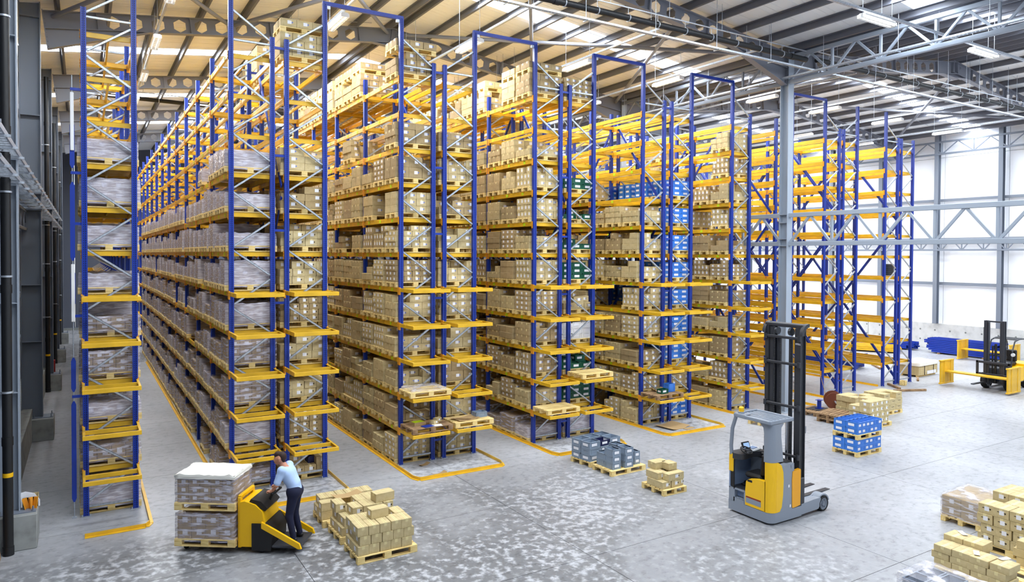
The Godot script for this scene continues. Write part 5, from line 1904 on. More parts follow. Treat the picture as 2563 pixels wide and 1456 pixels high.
func reach_truck():
	var o := thing("reach_truck", "yellow and grey reach truck with a tall black mast, parked empty on the open floor", "reach truck", Vector3(12.47, 0, 8.15))
	var B := func(n: String, c: Vector3, s: Vector3, m: String, e := 0.01): return part(o, n, boxm(s, null, e), M[m], c)
	# chassis skirt with the rounded rear corner, lifted off the floor
	part(o, "chassis", plan_prism(ring_pts(0.0, 1.02, 0.0, 1.15, 0.17), 0.045, 0.265), M.truck_grey)
	for d in [0.0, 0.93]:
		part(o, "straddle_arm", side_prism([Vector2(1.02, 0.07), Vector2(1.62, 0.09), Vector2(1.72, 0.2), Vector2(1.70, 0.33), Vector2(1.45, 0.33), Vector2(1.02, 0.30)], -d - 0.22, -d), M.truck_grey)
		var f := []
		for i in 10:
			var a := PI * 0.98 - PI * 0.9 * i / 9.0
			f.append(Vector2(1.82 + cos(a) * 0.225, 0.165 + sin(a) * 0.225))
		for i in 10:
			var a := PI * 0.08 + PI * 0.9 * i / 9.0
			f.append(Vector2(1.82 + cos(a) * 0.195, 0.165 + sin(a) * 0.195))
		part(o, "fender", side_prism(f, -d - 0.23, -d - 0.02), M.truck_grey)
		part(o, "fender_cheek", side_prism([Vector2(1.60, 0.09), Vector2(1.86, 0.09), Vector2(1.86, 0.30), Vector2(1.74, 0.36), Vector2(1.60, 0.33)], -d - 0.225, -d - 0.18), M.truck_grey)
		wheel(o, Vector3(1.82, 0.168, -d - 0.08), 0.168, 0.16, M.steel)
	wheel(o, Vector3(0.30, 0.14, -0.55), 0.135, 0.1, M.mid_metal)
	# step block with its foot recess
	var sb := Kit.new()
	sb.box(Vector3(0.06, 0.41, -0.69), Vector3(0.12, 0.30, 0.06)); sb.box(Vector3(0.06, 0.41, -1.06), Vector3(0.12, 0.30, 0.16))
	sb.box(Vector3(0.06, 0.31, -0.86), Vector3(0.12, 0.09, 0.30)); sb.box(Vector3(0.06, 0.545, -0.86), Vector3(0.12, 0.03, 0.30))
	sb.box(Vector3(0.40, 0.40, -0.62), Vector3(0.56, 0.28, 0.95))
	part(o, "step_block", sb.mesh(), M.truck_grey)
	for i in 7: part(o, "step_tooth", once("tooth", func(): return boxm(Vector3(0.012, 0.02, 0.02))), M.truck_grey, Vector3(0.006, 0.35 + 0.006 * (i % 2), -0.74 - i * 0.04))
	part(o, "step_recess", boxm(Vector3(0.02, 0.16, 0.29)), M.truck_blue, Vector3(0.105, 0.45, -0.86))
	B.call("floor_mat", Vector3(0.36, 0.565, -0.62), Vector3(0.64, 0.02, 0.98), "mid_metal", 0.004)
	B.call("pedal", Vector3(0.30, 0.60, -0.95), Vector3(0.10, 0.03, 0.14), "black")
	B.call("pedal", Vector3(0.45, 0.62, -1.0), Vector3(0.09, 0.03, 0.14), "black")
	# yellow rear panel with cut-away grip, red line and grey field
	var rp := Kit.new()
	rp.t = Transform3D(Basis(Vector3(0, 0, -1), Vector3(0, 1, 0), Vector3(1, 0, 0)), Vector3.ZERO)
	rp.prism(PackedVector2Array([Vector2(0.13, 0.275), Vector2(0.68, 0.275), Vector2(0.68, 0.62), Vector2(0.66, 0.80), Vector2(0.60, 0.86), Vector2(0.40, 0.905), Vector2(0.13, 0.93)]), -0.004, 0.12, true)
	part(o, "rear_panel", rp.mesh(), M.truck_yellow)
	part(o, "accent_field", boxm(Vector3(0.006, 0.11, 0.40)), M.truck_grey, Vector3(-0.004, 0.39, -0.46))
	part(o, "accent_stripe", boxm(Vector3(0.006, 0.03, 0.40)), M.truck_red, Vector3(-0.004, 0.465, -0.46))
	part(o, "grip_recess", boxm(Vector3(0.01, 0.05, 0.13), null, 0.004), M.black, Vector3(-0.003, 0.83, -0.56))
	# yellow corner and side
	part(o, "corner_panel", plan_prism(ring_pts(-0.004, 0.20, -0.004, 0.15, 0.17), 0.268, 1.345), M.truck_yellow)
	part(o, "side_panel", side_prism([Vector2(0.16, 0.268), Vector2(0.28, 0.272), Vector2(0.345, 0.36), Vector2(0.385, 0.62), Vector2(0.40, 0.92), Vector2(0.385, 1.12), Vector2(0.33, 1.26), Vector2(0.24, 1.33), Vector2(0.16, 1.345)], -0.1, 0.006), M.truck_yellow)
	var bd := Kit.new()
	loft(bd, [[0.265, ring_pts(0.18, 0.70, 0.002, 0.14, 0.02)], [1.10, ring_pts(0.18, 0.72, 0.002, 0.14, 0.02)], [1.24, ring_pts(0.28, 0.80, 0.03, 0.16, 0.02)]])
	bd.box(Vector3(0.72, 0.74, -0.56), Vector3(0.10, 0.95, 1.1))
	part(o, "body", bd.mesh(), M.truck_grey)
	part(o, "side_door", side_prism([Vector2(0.69, 0.30), Vector2(0.72, 0.275), Vector2(0.965, 0.30), Vector2(0.975, 1.07), Vector2(0.955, 1.10), Vector2(0.70, 1.075), Vector2(0.68, 0.9)], -0.06, 0.010), M.truck_orange)
	B.call("battery", Vector3(0.83, 0.66, -0.58), Vector3(0.28, 0.78, 1.0), "dark_metal")
	B.call("hood_cover", Vector3(0.74, 1.225, -0.58), Vector3(0.26, 0.07, 0.95), "black", 0.03)
	for q in [[0.58, 0.78], [0.63, 0.34]]: part(o, "sticker", boxm(Vector3(0.045, 0.06, 0.002)), M.white_label, Vector3(q[0], q[1], 0.004))
	# grey pillar, tapering up to the guard
	var pl := Kit.new()
	loft(pl, [[1.345, ring_pts(0.0, 0.385, 0.0, 0.20, 0.17)], [1.55, ring_pts(0.0, 0.36, 0.0, 0.20, 0.165)], [1.9, ring_pts(0.0, 0.31, 0.0, 0.19, 0.15)], [2.08, ring_pts(0.0, 0.31, 0.0, 0.22, 0.14)], [2.17, ring_pts(-0.01, 0.38, -0.01, 0.30, 0.13)]])
	part(o, "pillar", pl.mesh(), M.truck_grey)
	# overhead guard
	var gd := sub(o, "overhead_guard")
	var gk := Kit.new()
	for d in [0.0, 0.96]: gk.cbox(Vector3(0.32, 2.225, -d), Vector3(0.78, 0.085, 0.04), 0.015)
	gk.cbox(Vector3(-0.06, 2.225, -0.48), Vector3(0.05, 0.085, 0.96), 0.015)
	gk.cbox(Vector3(0.70, 2.225, -0.48), Vector3(0.04, 0.085, 0.96), 0.015)
	gk.cbox(Vector3(0.02, 2.265, -0.80), Vector3(0.2, 0.02, 0.30), 0.006)
	part(gd, "rim", gk.mesh(), M.truck_grey)
	for i in 6: part(gd, "slat", boxm(Vector3(0.055, 0.014, 0.92), null, 0.003), M.truck_grey, Vector3(0.10 + i * 0.112, 2.225, -0.48), Basis(Vector3(0, 0, 1), 0.08))
	var fp := Kit.new()
	fp.path([Vector3(0.02, 1.30, -1.09), Vector3(0.0, 1.5, -1.09), Vector3(-0.02, 1.9, -1.04), Vector3(-0.03, 2.2, -0.93)], 0.042, 10)
	part(o, "guard_post", fp.mesh(), M.truck_grey)
	var bc := sub(o, "beacon", Vector3(0.02, 2.275, -0.83))
	var bk := Kit.new()
	bk.lathe([Vector2(0.075, 0), Vector2(0.075, 0.03), Vector2(0.06, 0.035)], 14)
	part(bc, "base", bk.mesh(), M.truck_grey)
	bk = Kit.new()
	bk.lathe([Vector2(0.06, 0.03), Vector2(0.058, 0.12), Vector2(0.04, 0.14), Vector2(0.0, 0.145)], 14)
	part(bc, "lens", bk.mesh(), M.yellow_paint)
	# cab: far side wall, dash, wheel, screen, seat
	B.call("far_wall", Vector3(0.36, 0.88, -1.12), Vector3(0.72, 0.70, 0.05), "truck_blue")
	part(o, "door_edge", boxm(Vector3(0.03, 0.62, 0.12), null, 0.01), M.black, Vector3(0.02, 0.88, -1.06))
	part(o, "entry_panel", boxm(Vector3(0.06, 0.42, 0.13), null, 0.02), M.truck_yellow, Vector3(0.015, 1.12, -1.085))
	var dash := []
	for i in 14:
		var a := PI * 0.5 + PI * i / 13.0
		dash.append(Vector2(0.14 + cos(a) * 0.16, 0.98 + sin(a) * 0.18))
	dash.append_array([Vector2(0.45, 0.86), Vector2(0.78, 0.70), Vector2(0.80, 1.16)])
	part(o, "dashboard", plan_prism(dash, 1.22, 1.345), M.dark_metal)
	part(o, "control_panel", boxm(Vector3(0.26, 0.05, 0.26), null, 0.02), M.lamp_white, Vector3(0.60, 1.36, -0.98), Basis(Vector3(0, 0, 1), 0.1))
	part(o, "panel_face", boxm(Vector3(0.16, 0.012, 0.14)), M.truck_blue, Vector3(0.59, 1.39, -0.98), Basis(Vector3(0, 0, 1), 0.1))
	var st := sub(o, "steering_wheel", Vector3(0.24, 1.40, -0.86))
	var wk := Kit.new()
	wk.t = Transform3D(Basis(Vector3(1, 0, 0), 0.45), Vector3.ZERO)
	for i in 20: wk.tube(Vector3(cos(i * TAU / 20), 0, sin(i * TAU / 20)) * 0.13, Vector3(cos((i + 1) * TAU / 20), 0, sin((i + 1) * TAU / 20)) * 0.13, 0.017, 8)
	part(st, "rim", wk.mesh(), M.black)
	wk.v.clear(); wk.n.clear(); wk.u.clear()
	for i in 3: wk.bar(Vector3.ZERO, Vector3(cos(i * TAU / 3), 0, sin(i * TAU / 3)) * 0.12, 0.035, 0.015)
	wk.tube(Vector3(0, -0.1, 0), Vector3(0, 0.02, 0), 0.035, 10)
	part(st, "spokes", wk.mesh(), M.dark_metal)
	var sc := sub(o, "terminal", Vector3(0.38, 1.36, -1.0))
	part(sc, "housing", boxm(Vector3(0.24, 0.17, 0.04), null, 0.01), M.black, Vector3(0, 0.1, 0), Basis(Vector3(1, 0, 0), -0.4))
	part(sc, "screen", boxm(Vector3(0.18, 0.11, 0.004)), M.screen_glow, Vector3(0, 0.108, 0.021), Basis(Vector3(1, 0, 0), -0.4))
	var seat := sub(o, "seat", Vector3(0.38, 0.57, -0.52))
	part(seat, "cushion", boxm(Vector3(0.46, 0.12, 0.46), null, 0.045), M.black, Vector3(0, 0.32, -0.10))
	part(seat, "backrest", boxm(Vector3(0.44, 0.52, 0.12), null, 0.05), M.black, Vector3(0, 0.62, 0.14), Basis(Vector3(1, 0, 0), 0.12))
	part(seat, "suspension", boxm(Vector3(0.36, 0.24, 0.36), null, 0.02), M.dark_metal, Vector3(0, 0.12, -0.05))
	part(seat, "seat_lever", boxm(Vector3(0.13, 0.03, 0.05), null, 0.012), M.truck_grey, Vector3(-0.16, 0.24, 0.15))
	part(o, "armrest", boxm(Vector3(0.10, 0.07, 0.34), null, 0.03), M.black, Vector3(0.66, 1.30, -0.72))
	# mast
	for d in [0.02, 0.86]:
		var mk := Kit.new()
		mk.box(Vector3(1.06, 2.16, -d - 0.06), Vector3(0.18, 4.12, 0.018)); mk.box(Vector3(0.975, 2.16, -d - 0.06), Vector3(0.02, 4.12, 0.10)); mk.box(Vector3(1.145, 2.16, -d - 0.06), Vector3(0.02, 4.12, 0.10))
		part(o, "outer_mast_rail", mk.mesh(), M.dark_metal)
		mk = Kit.new()
		var ii: float = d + (0.13 if d < 0.5 else -0.06)
		mk.box(Vector3(1.06, 2.15, -ii), Vector3(0.15, 4.02, 0.015)); mk.box(Vector3(0.99, 2.15, -ii), Vector3(0.016, 4.02, 0.08)); mk.box(Vector3(1.13, 2.15, -ii), Vector3(0.016, 4.02, 0.08))
		part(o, "inner_mast_rail", mk.mesh(), M.dark_metal)
	for q in [[0.36, 0.045, 3.95, "dark_metal"], [0.66, 0.05, 3.95, "dark_metal"], [0.24, 0.022, 3.9, "chrome"], [0.45, 0.03, 2.1, "chrome"]]:
		var ck := Kit.new()
		ck.tube(Vector3(1.08, 0.15, -q[0]), Vector3(1.08, q[2], -q[0]), q[1], 12)
		part(o, "lift_cylinder", ck.mesh(), M[q[3]])
	for d in [0.30, 0.58, 0.73]:
		var ck := Kit.new()
		for i in 88: ck.box(Vector3(1.0, 0.25 + i * 0.042, -d), Vector3(0.012 if i % 2 else 0.02, 0.034, 0.024 if i % 2 else 0.03))
		part(o, "lift_chain", ck.mesh(), M.mid_metal)
	for y in [3.95, 3.37, 2.42, 1.33]:
		var ck := Kit.new()
		ck.cbox(Vector3(0.95, y, -0.49), Vector3(0.05, 0.06, 0.9), 0.012)
		for d in [0.05, 0.93]: ck.tube(Vector3(0.94, y - 0.06, -d), Vector3(0.94, y + 0.06, -d), 0.04, 10)
		part(o, "mast_crossbar", ck.mesh(), M.dark_metal)
	# curved top brackets and pulleys
	for d in [-0.02, 0.96]:
		var f := []
		for i in 7:
			var a := PI * 0.45 + PI * 0.55 * i / 6.0
			f.append(Vector2(1.12 + cos(a) * 0.22, 4.02 + sin(a) * 0.26))
		for i in 7:
			var a := PI - PI * 0.55 * i / 6.0
			f.append(Vector2(1.12 + cos(a) * 0.14, 4.02 + sin(a) * 0.18))
		part(o, "top_bracket", side_prism(f, -d - 0.04, -d + 0.04), M.dark_metal)
	B.call("top_yoke", Vector3(1.06, 4.22, -0.49), Vector3(0.20, 0.09, 0.98), "dark_metal", 0.02)
	for d in [0.30, 0.66]:
		var ck := Kit.new()
		ck.tube(Vector3(1.0, 4.08, -d - 0.03), Vector3(1.0, 4.08, -d + 0.03), 0.085, 16)
		part(o, "chain_pulley", ck.mesh(), M.mid_metal)
	# carriage and forks
	B.call("mast_foot", Vector3(1.05, 0.45, -0.07), Vector3(0.20, 0.85, 0.12), "dark_metal", 0.02)
	B.call("mast_foot", Vector3(1.05, 0.45, -0.92), Vector3(0.20, 0.85, 0.12), "dark_metal", 0.02)
	B.call("carriage", Vector3(1.22, 0.48, -0.49), Vector3(0.06, 0.42, 0.72), "dark_metal", 0.02)
	for d in [0.28, 0.68]:
		part(o, "fork", side_prism([Vector2(1.24, 0.72), Vector2(1.24, 0.28), Vector2(2.36, 0.34), Vector2(2.36, 0.352), Vector2(1.30, 0.345), Vector2(1.29, 0.72)], -d - 0.06, -d + 0.06), M.mid_metal)
	var tm := TextMesh.new()
	var sf := SystemFont.new()
	sf.font_names = PackedStringArray(["Droid Sans"])
	sf.font_weight = 700
	tm.font = sf
	tm.text = "STILL"
	tm.font_size = 24
	tm.pixel_size = 0.0022
	tm.depth = 0.002
	part(o, "lettering", tm, M.white_label, Vector3(0.958, 3.83, -0.09), Basis(Vector3(0, 1, 0), -PI / 2))
	part(o, "warning_sticker", boxm(Vector3(0.002, 0.16, 0.03)), M.white_label, Vector3(1.157, 1.93, -0.02))

# ---------------------------------------------------------------- stacker truck, its load and the driver
func stacker_and_driver():
	var turn := -0.607
	var o := thing("stacker_truck", "yellow stand-on stacker truck with black drive unit carrying two tiers of pallets", "stacker truck", Vector3(2.2, 0, 3.05), turn)
	var B := func(n: String, c: Vector3, s: Vector3, m: String, e := 0.02): return part(o, n, boxm(s, null, e), M[m], c)
	# yellow cowl with sloped top
	part(o, "cowl", side_prism([Vector2(0.68, 0.12), Vector2(1.10, 0.12), Vector2(1.18, 0.5), Vector2(1.12, 0.80), Vector2(0.98, 0.93), Vector2(0.78, 1.0), Vector2(0.68, 0.98)], -0.36, 0.36), M.yellow_paint)
	part(o, "drive_cover", side_prism([Vector2(0.92, 0.06), Vector2(1.30, 0.06), Vector2(1.32, 0.42), Vector2(1.2, 0.58), Vector2(0.92, 0.58)], -0.38, 0.38), M.black)
	part(o, "top_cover", side_prism([Vector2(0.84, 0.96), Vector2(1.16, 0.80), Vector2(1.20, 0.86), Vector2(1.08, 0.99), Vector2(0.88, 1.03)], -0.32, 0.32), M.black)
	for z in [-0.28, 0.28]:
		B.call("mast_rail", Vector3(0.655, 0.57, z), Vector3(0.07, 0.98, 0.08), "yellow_paint", 0.012)
		B.call("fork", Vector3(0.05, 0.085, z * 0.75), Vector3(1.22, 0.05, 0.16), "dark_metal", 0.012)
		part(o, "side_bar", side_prism([Vector2(1.12, 0.62), Vector2(1.86, 0.22), Vector2(1.90, 0.12), Vector2(1.84, 0.12), Vector2(1.12, 0.5)], z * 1.36 - 0.025, z * 1.36 + 0.025), M.yellow_paint)
	B.call("mast_head", Vector3(0.655, 1.06, 0), Vector3(0.07, 0.08, 0.62), "yellow_paint", 0.012)
	B.call("platform", Vector3(1.58, 0.13, 0), Vector3(0.56, 0.05, 0.72), "dark_metal", 0.015)
	wheel(o, Vector3(1.1, 0.11, 0.30), 0.11, 0.08, M.mid_metal)
	wheel(o, Vector3(1.1, 0.11, -0.30), 0.11, 0.08, M.mid_metal)
	wheel(o, Vector3(-0.45, 0.045, 0.21), 0.045, 0.08, M.mid_metal)
	wheel(o, Vector3(-0.45, 0.045, -0.21), 0.045, 0.08, M.mid_metal)
	var tl := Kit.new()
	tl.path([Vector3(1.10, 0.86, 0), Vector3(1.18, 1.06, 0), Vector3(1.24, 1.10, 0)], 0.03, 8)
	part(o, "tiller", tl.mesh(), M.black)
	var hd := Kit.new()
	hd.path([Vector3(1.24, 1.10, -0.20), Vector3(1.30, 1.12, -0.12), Vector3(1.30, 1.12, 0.12), Vector3(1.24, 1.10, 0.20)], 0.022, 8)
	part(o, "tiller_grip", hd.mesh(), M.black)
	# the two loads on its forks
	var b := Basis(Vector3(0, 1, 0), turn)
	var r := RandomNumberGenerator.new()
	r.seed = 77
	for t in 2:
		var w := wrapped_load(Vector3(2.2, 0.112 + t * 0.70, 3.05), 0.48, r, "", ["lower grey film-wrapped pallet on the forks of the yellow stacker", "upper film-wrapped pallet with a white lid on the yellow stacker"][t], false)
		w.rotation.y = turn
		if t == 1:
			part(w, "top_sheet", film_mesh(1.18, 0.06, 0.80, 91), M.paper, Vector3(0, PH + 0.47, 0))
	driver(Vector3(2.2, 0, 3.05) + b * Vector3(1.58, 0.155, 0), turn)

# the field of tapered capsules [from, to, radius, radius], joined smoothly and meshed as surface nets
func flesh(bones: Array, cell: float, k: float, lo := Vector3.ONE * 99, hi := Vector3.ONE * -99, cut := -1e9) -> ArrayMesh:
	var a := Vector3.ONE * 1e9
	var b := Vector3.ONE * -1e9
	for q in bones:
		var rr := maxf(q[2], q[3]) + cell * 3
		for p in [q[0], q[1]]:
			a = a.min(p - Vector3.ONE * rr)
			b = b.max(p + Vector3.ONE * rr)
	var nx := int((b.x - a.x) / cell) + 2
	var ny := int((b.y - a.y) / cell) + 2
	var nz := int((b.z - a.z) / cell) + 2
	var f := PackedFloat32Array()
	f.resize(nx * ny * nz)
	f.fill(1.0)
	for q in bones:
		var A: Vector3 = q[0]
		var D: Vector3 = q[1] - A
		var dd := maxf(D.length_squared(), 1e-8)
		var r0: float = q[2]
		var r1: float = q[3]
		var reach := maxf(r0, r1) + k + cell * 2
		var l: Vector3 = A.min(q[1]) - Vector3.ONE * reach - a
		var h: Vector3 = A.max(q[1]) + Vector3.ONE * reach - a
		for z in range(maxi(0, int(l.z / cell)), mini(nz, int(h.z / cell) + 2)):
			for y in range(maxi(0, int(l.y / cell)), mini(ny, int(h.y / cell) + 2)):
				for x in range(maxi(0, int(l.x / cell)), mini(nx, int(h.x / cell) + 2)):
					var p := a + Vector3(x, y, z) * cell
					var t := clampf((p - A).dot(D) / dd, 0.0, 1.0)
					var d := (p - A - D * t).length() - lerpf(r0, r1, t)
					var i := x + nx * (y + ny * z)
					var g := f[i]
					var e := maxf(k - absf(g - d), 0.0) / k
					f[i] = minf(g, d) - e * e * k * 0.25
	var vid := {}
	var V := PackedVector3Array()
	var N := PackedVector3Array()
	var I := PackedInt32Array()
	var off := [0, 1, nx, nx + 1, nx * ny, nx * ny + 1, nx * ny + nx, nx * ny + nx + 1]
	for z in nz - 1:
		for y in ny - 1:
			for x in nx - 1:
				var i := x + nx * (y + ny * z)
				var m := 0
				for c in 8:
					if f[i + off[c]] < 0: m |= 1 << c
				if m == 0 or m == 255: continue
				var s := Vector3.ZERO
				var n := 0
				for e in [[0, 1], [2, 3], [4, 5], [6, 7], [0, 2], [1, 3], [4, 6], [5, 7], [0, 4], [1, 5], [2, 6], [3, 7]]:
					var u := f[i + off[e[0]]]
					var w := f[i + off[e[1]]]
					if (u < 0) == (w < 0): continue
					var t := u / (u - w)
					var p0 := Vector3(e[0] & 1, (e[0] >> 1) & 1, e[0] >> 2)
					var p1 := Vector3(e[1] & 1, (e[1] >> 1) & 1, e[1] >> 2)
					s += p0.lerp(p1, t)
					n += 1
				vid[i] = V.size()
				V.append(a + (Vector3(x, y, z) + s / n) * cell)
				N.append(Vector3(f[i + 1] - f[i], f[i + nx] - f[i], f[i + nx * ny] - f[i]).normalized())
	for i in vid:
		var x: int = i % nx
		var y: int = (i / nx) % ny
		var z: int = i / (nx * ny)
		for ax in 3:
			var st: int = [1, nx, nx * ny][ax]
			var u: int = [nx, nx * ny, 1][ax]
			var w: int = [nx * ny, 1, nx][ax]
			if [y == 0 or z == 0, z == 0 or x == 0, x == 0 or y == 0][ax]: continue
			if (f[i] < 0) == (f[i + st] < 0): continue
			if not (vid.has(i - u) and vid.has(i - w) and vid.has(i - u - w)): continue
			var q := [vid[i], vid[i - u], vid[i - u - w], vid[i - w]]
			if f[i] > 0: I.append_array([q[0], q[1], q[2], q[0], q[2], q[3]])
			else: I.append_array([q[0], q[2], q[1], q[0], q[3], q[2]])
	var ar := []
	ar.resize(Mesh.ARRAY_MAX)
	ar[Mesh.ARRAY_VERTEX] = V
	ar[Mesh.ARRAY_NORMAL] = N
	ar[Mesh.ARRAY_INDEX] = I
	var am := ArrayMesh.new()
	am.add_surface_from_arrays(Mesh.PRIMITIVE_TRIANGLES, ar)
	return am

func driver(at: Vector3, turn: float):
	# he faces -x (towards the load), leaning over the tiller; y = 0 is the platform
	var o := thing("person", "person in a light blue shirt and navy trousers leaning over the yellow stacker's tiller", "person", at, turn)
	var hipl := Vector3(0.05, 0.90, 0.09)
	var hipr := Vector3(0.05, 0.90, -0.09)
	var kneel := Vector3(-0.02, 0.49, 0.12)
	var kneer := Vector3(0.0, 0.49, -0.12)
	var ankl := Vector3(0.07, 0.08, 0.13)
	var ankr := Vector3(0.10, 0.08, -0.13)
	var pel := Vector3(0.05, 0.95, 0)
	var wst := Vector3(0.02, 1.10, 0)
	var chest := Vector3(-0.09, 1.30, 0)
	var nk := Vector3(-0.18, 1.45, 0)
	var hd := Vector3(-0.25, 1.58, 0)
	var shl := Vector3(-0.14, 1.40, 0.19)
	var shr := Vector3(-0.14, 1.40, -0.19)
	var ell := Vector3(-0.22, 1.14, 0.25)
	var elr := Vector3(-0.24, 1.15, -0.26)
	var wrl := Vector3(-0.33, 1.00, 0.17)
	var wrr := Vector3(-0.36, 1.01, -0.17)
	var torso := [[pel + Vector3(0, 0, 0.06), pel - Vector3(0, 0, 0.06), 0.125, 0.125], [pel, wst, 0.125, 0.12], [wst + Vector3(0, 0, 0.04), chest + Vector3(0, 0, 0.07), 0.105, 0.125], [wst - Vector3(0, 0, 0.04), chest - Vector3(0, 0, 0.07), 0.105, 0.125], [chest + Vector3(0, 0, 0.06), shl, 0.11, 0.07], [chest - Vector3(0, 0, 0.06), shr, 0.11, 0.07]]
	var arms := [[shl, ell, 0.062, 0.045], [ell, wrl, 0.043, 0.03], [shr, elr, 0.062, 0.045], [elr, wrr, 0.043, 0.03]]
	var legs := [[hipl, kneel, 0.095, 0.06], [kneel, ankl, 0.06, 0.042], [hipr, kneer, 0.095, 0.06], [kneer, ankr, 0.06, 0.042]]
	var head := [[nk, nk + Vector3(-0.04, 0.07, 0), 0.06, 0.056], [hd + Vector3(0.015, 0.03, 0), hd + Vector3(-0.015, 0.01, 0), 0.092, 0.088], [hd + Vector3(-0.05, -0.04, 0), hd + Vector3(-0.055, -0.085, 0), 0.062, 0.036],
		[hd + Vector3(-0.095, 0.0, 0), hd + Vector3(-0.118, -0.035, 0), 0.012, 0.017], [hd + Vector3(-0.09, -0.075, 0.018), hd + Vector3(-0.09, -0.075, -0.018), 0.011, 0.011],
		[hd + Vector3(0.01, 0.015, 0.09), hd + Vector3(0.015, -0.03, 0.088), 0.016, 0.012], [hd + Vector3(0.01, 0.015, -0.09), hd + Vector3(0.015, -0.03, -0.088), 0.016, 0.012]]
	var body: Array = torso + arms + legs + head + [[chest, nk, 0.10, 0.06]]
	var st := SurfaceTool.new()
	st.append_from(flesh(body, 0.014, 0.035), 0, Transform3D.IDENTITY)
	# hands closed round the grip, five fingers each, on a finer grid
	for s in [1.0, -1.0]:
		var w: Vector3 = wrl if s > 0 else wrr
		var palm := w + Vector3(-0.045, -0.02, -0.01 * s)
		var hb := [[w, palm, 0.028, 0.032], [palm + Vector3(-0.02, 0, 0.022), palm + Vector3(-0.02, 0, -0.022), 0.017, 0.017]]
		for i in 4:
			var z: float = (0.030 - i * 0.020)
			var L: float = [0.9, 1.05, 1.0, 0.8][i]
			var p0 := palm + Vector3(-0.03, 0.008, z)
			var p1 := p0 + Vector3(-0.030, -0.002, 0) * L
			var p2 := p1 + Vector3(-0.008, -0.026, 0) * L
			var p3 := p2 + Vector3(0.020, -0.012, 0) * L
			hb.append([p0, p1, 0.0092, 0.0088]); hb.append([p1, p2, 0.0088, 0.0082]); hb.append([p2, p3, 0.0082, 0.0075])
		var t0 := palm + Vector3(0.0, -0.005, -0.028 * s)
		var t1 := t0 + Vector3(-0.028, -0.022, -0.016 * s)
		hb.append([t0, t1, 0.0115, 0.0100]); hb.append([t1, t1 + Vector3(-0.022, -0.012, 0.010 * s), 0.0100, 0.0085])
		st.append_from(flesh(hb, 0.005, 0.006), 0, Transform3D.IDENTITY)
	var bm := part(o, "body", st.commit(), M.person_skin)
	for s in [1.0, -1.0]:
		var e := Kit.new()
		e.ball(hd + Vector3(-0.093, 0.022, 0.034 * s), 0.012, 6, 8)
		part(bm, "eye", e.mesh(), M.black)
	var grow := func(bones: Array, by: float) -> Array:
		return bones.map(func(q): return [q[0], q[1], q[2] + by, q[3] + by])
	var sleeves := [[shl, shl.lerp(ell, 0.85), 0.066, 0.056], [shr, shr.lerp(elr, 0.85), 0.066, 0.056]]
	part(o, "shirt", flesh(grow.call(torso + sleeves, 0.012), 0.014, 0.035), M.shirt)
	var hem := [[pel + Vector3(0, 0, 0.06), pel + Vector3(0, 0.0, -0.06), 0.134, 0.134]]
	part(o, "trousers", flesh(grow.call(legs + hem, 0.013), 0.014, 0.03), M.trousers)
	for a in [ankl, ankr]:
		part(o, "shoe", flesh([[a + Vector3(0.03, -0.04, 0), a + Vector3(-0.14, -0.045, 0), 0.042, 0.036], [a, a + Vector3(0, -0.03, 0), 0.045, 0.045]], 0.01, 0.02), M.black)
	part(o, "hair", flesh([[hd + Vector3(0.04, 0.055, 0.0), hd + Vector3(-0.045, 0.075, 0), 0.086, 0.07], [hd + Vector3(0.055, 0.0, 0), hd + Vector3(0.06, -0.04, 0), 0.075, 0.05]], 0.011, 0.03), M.hair)

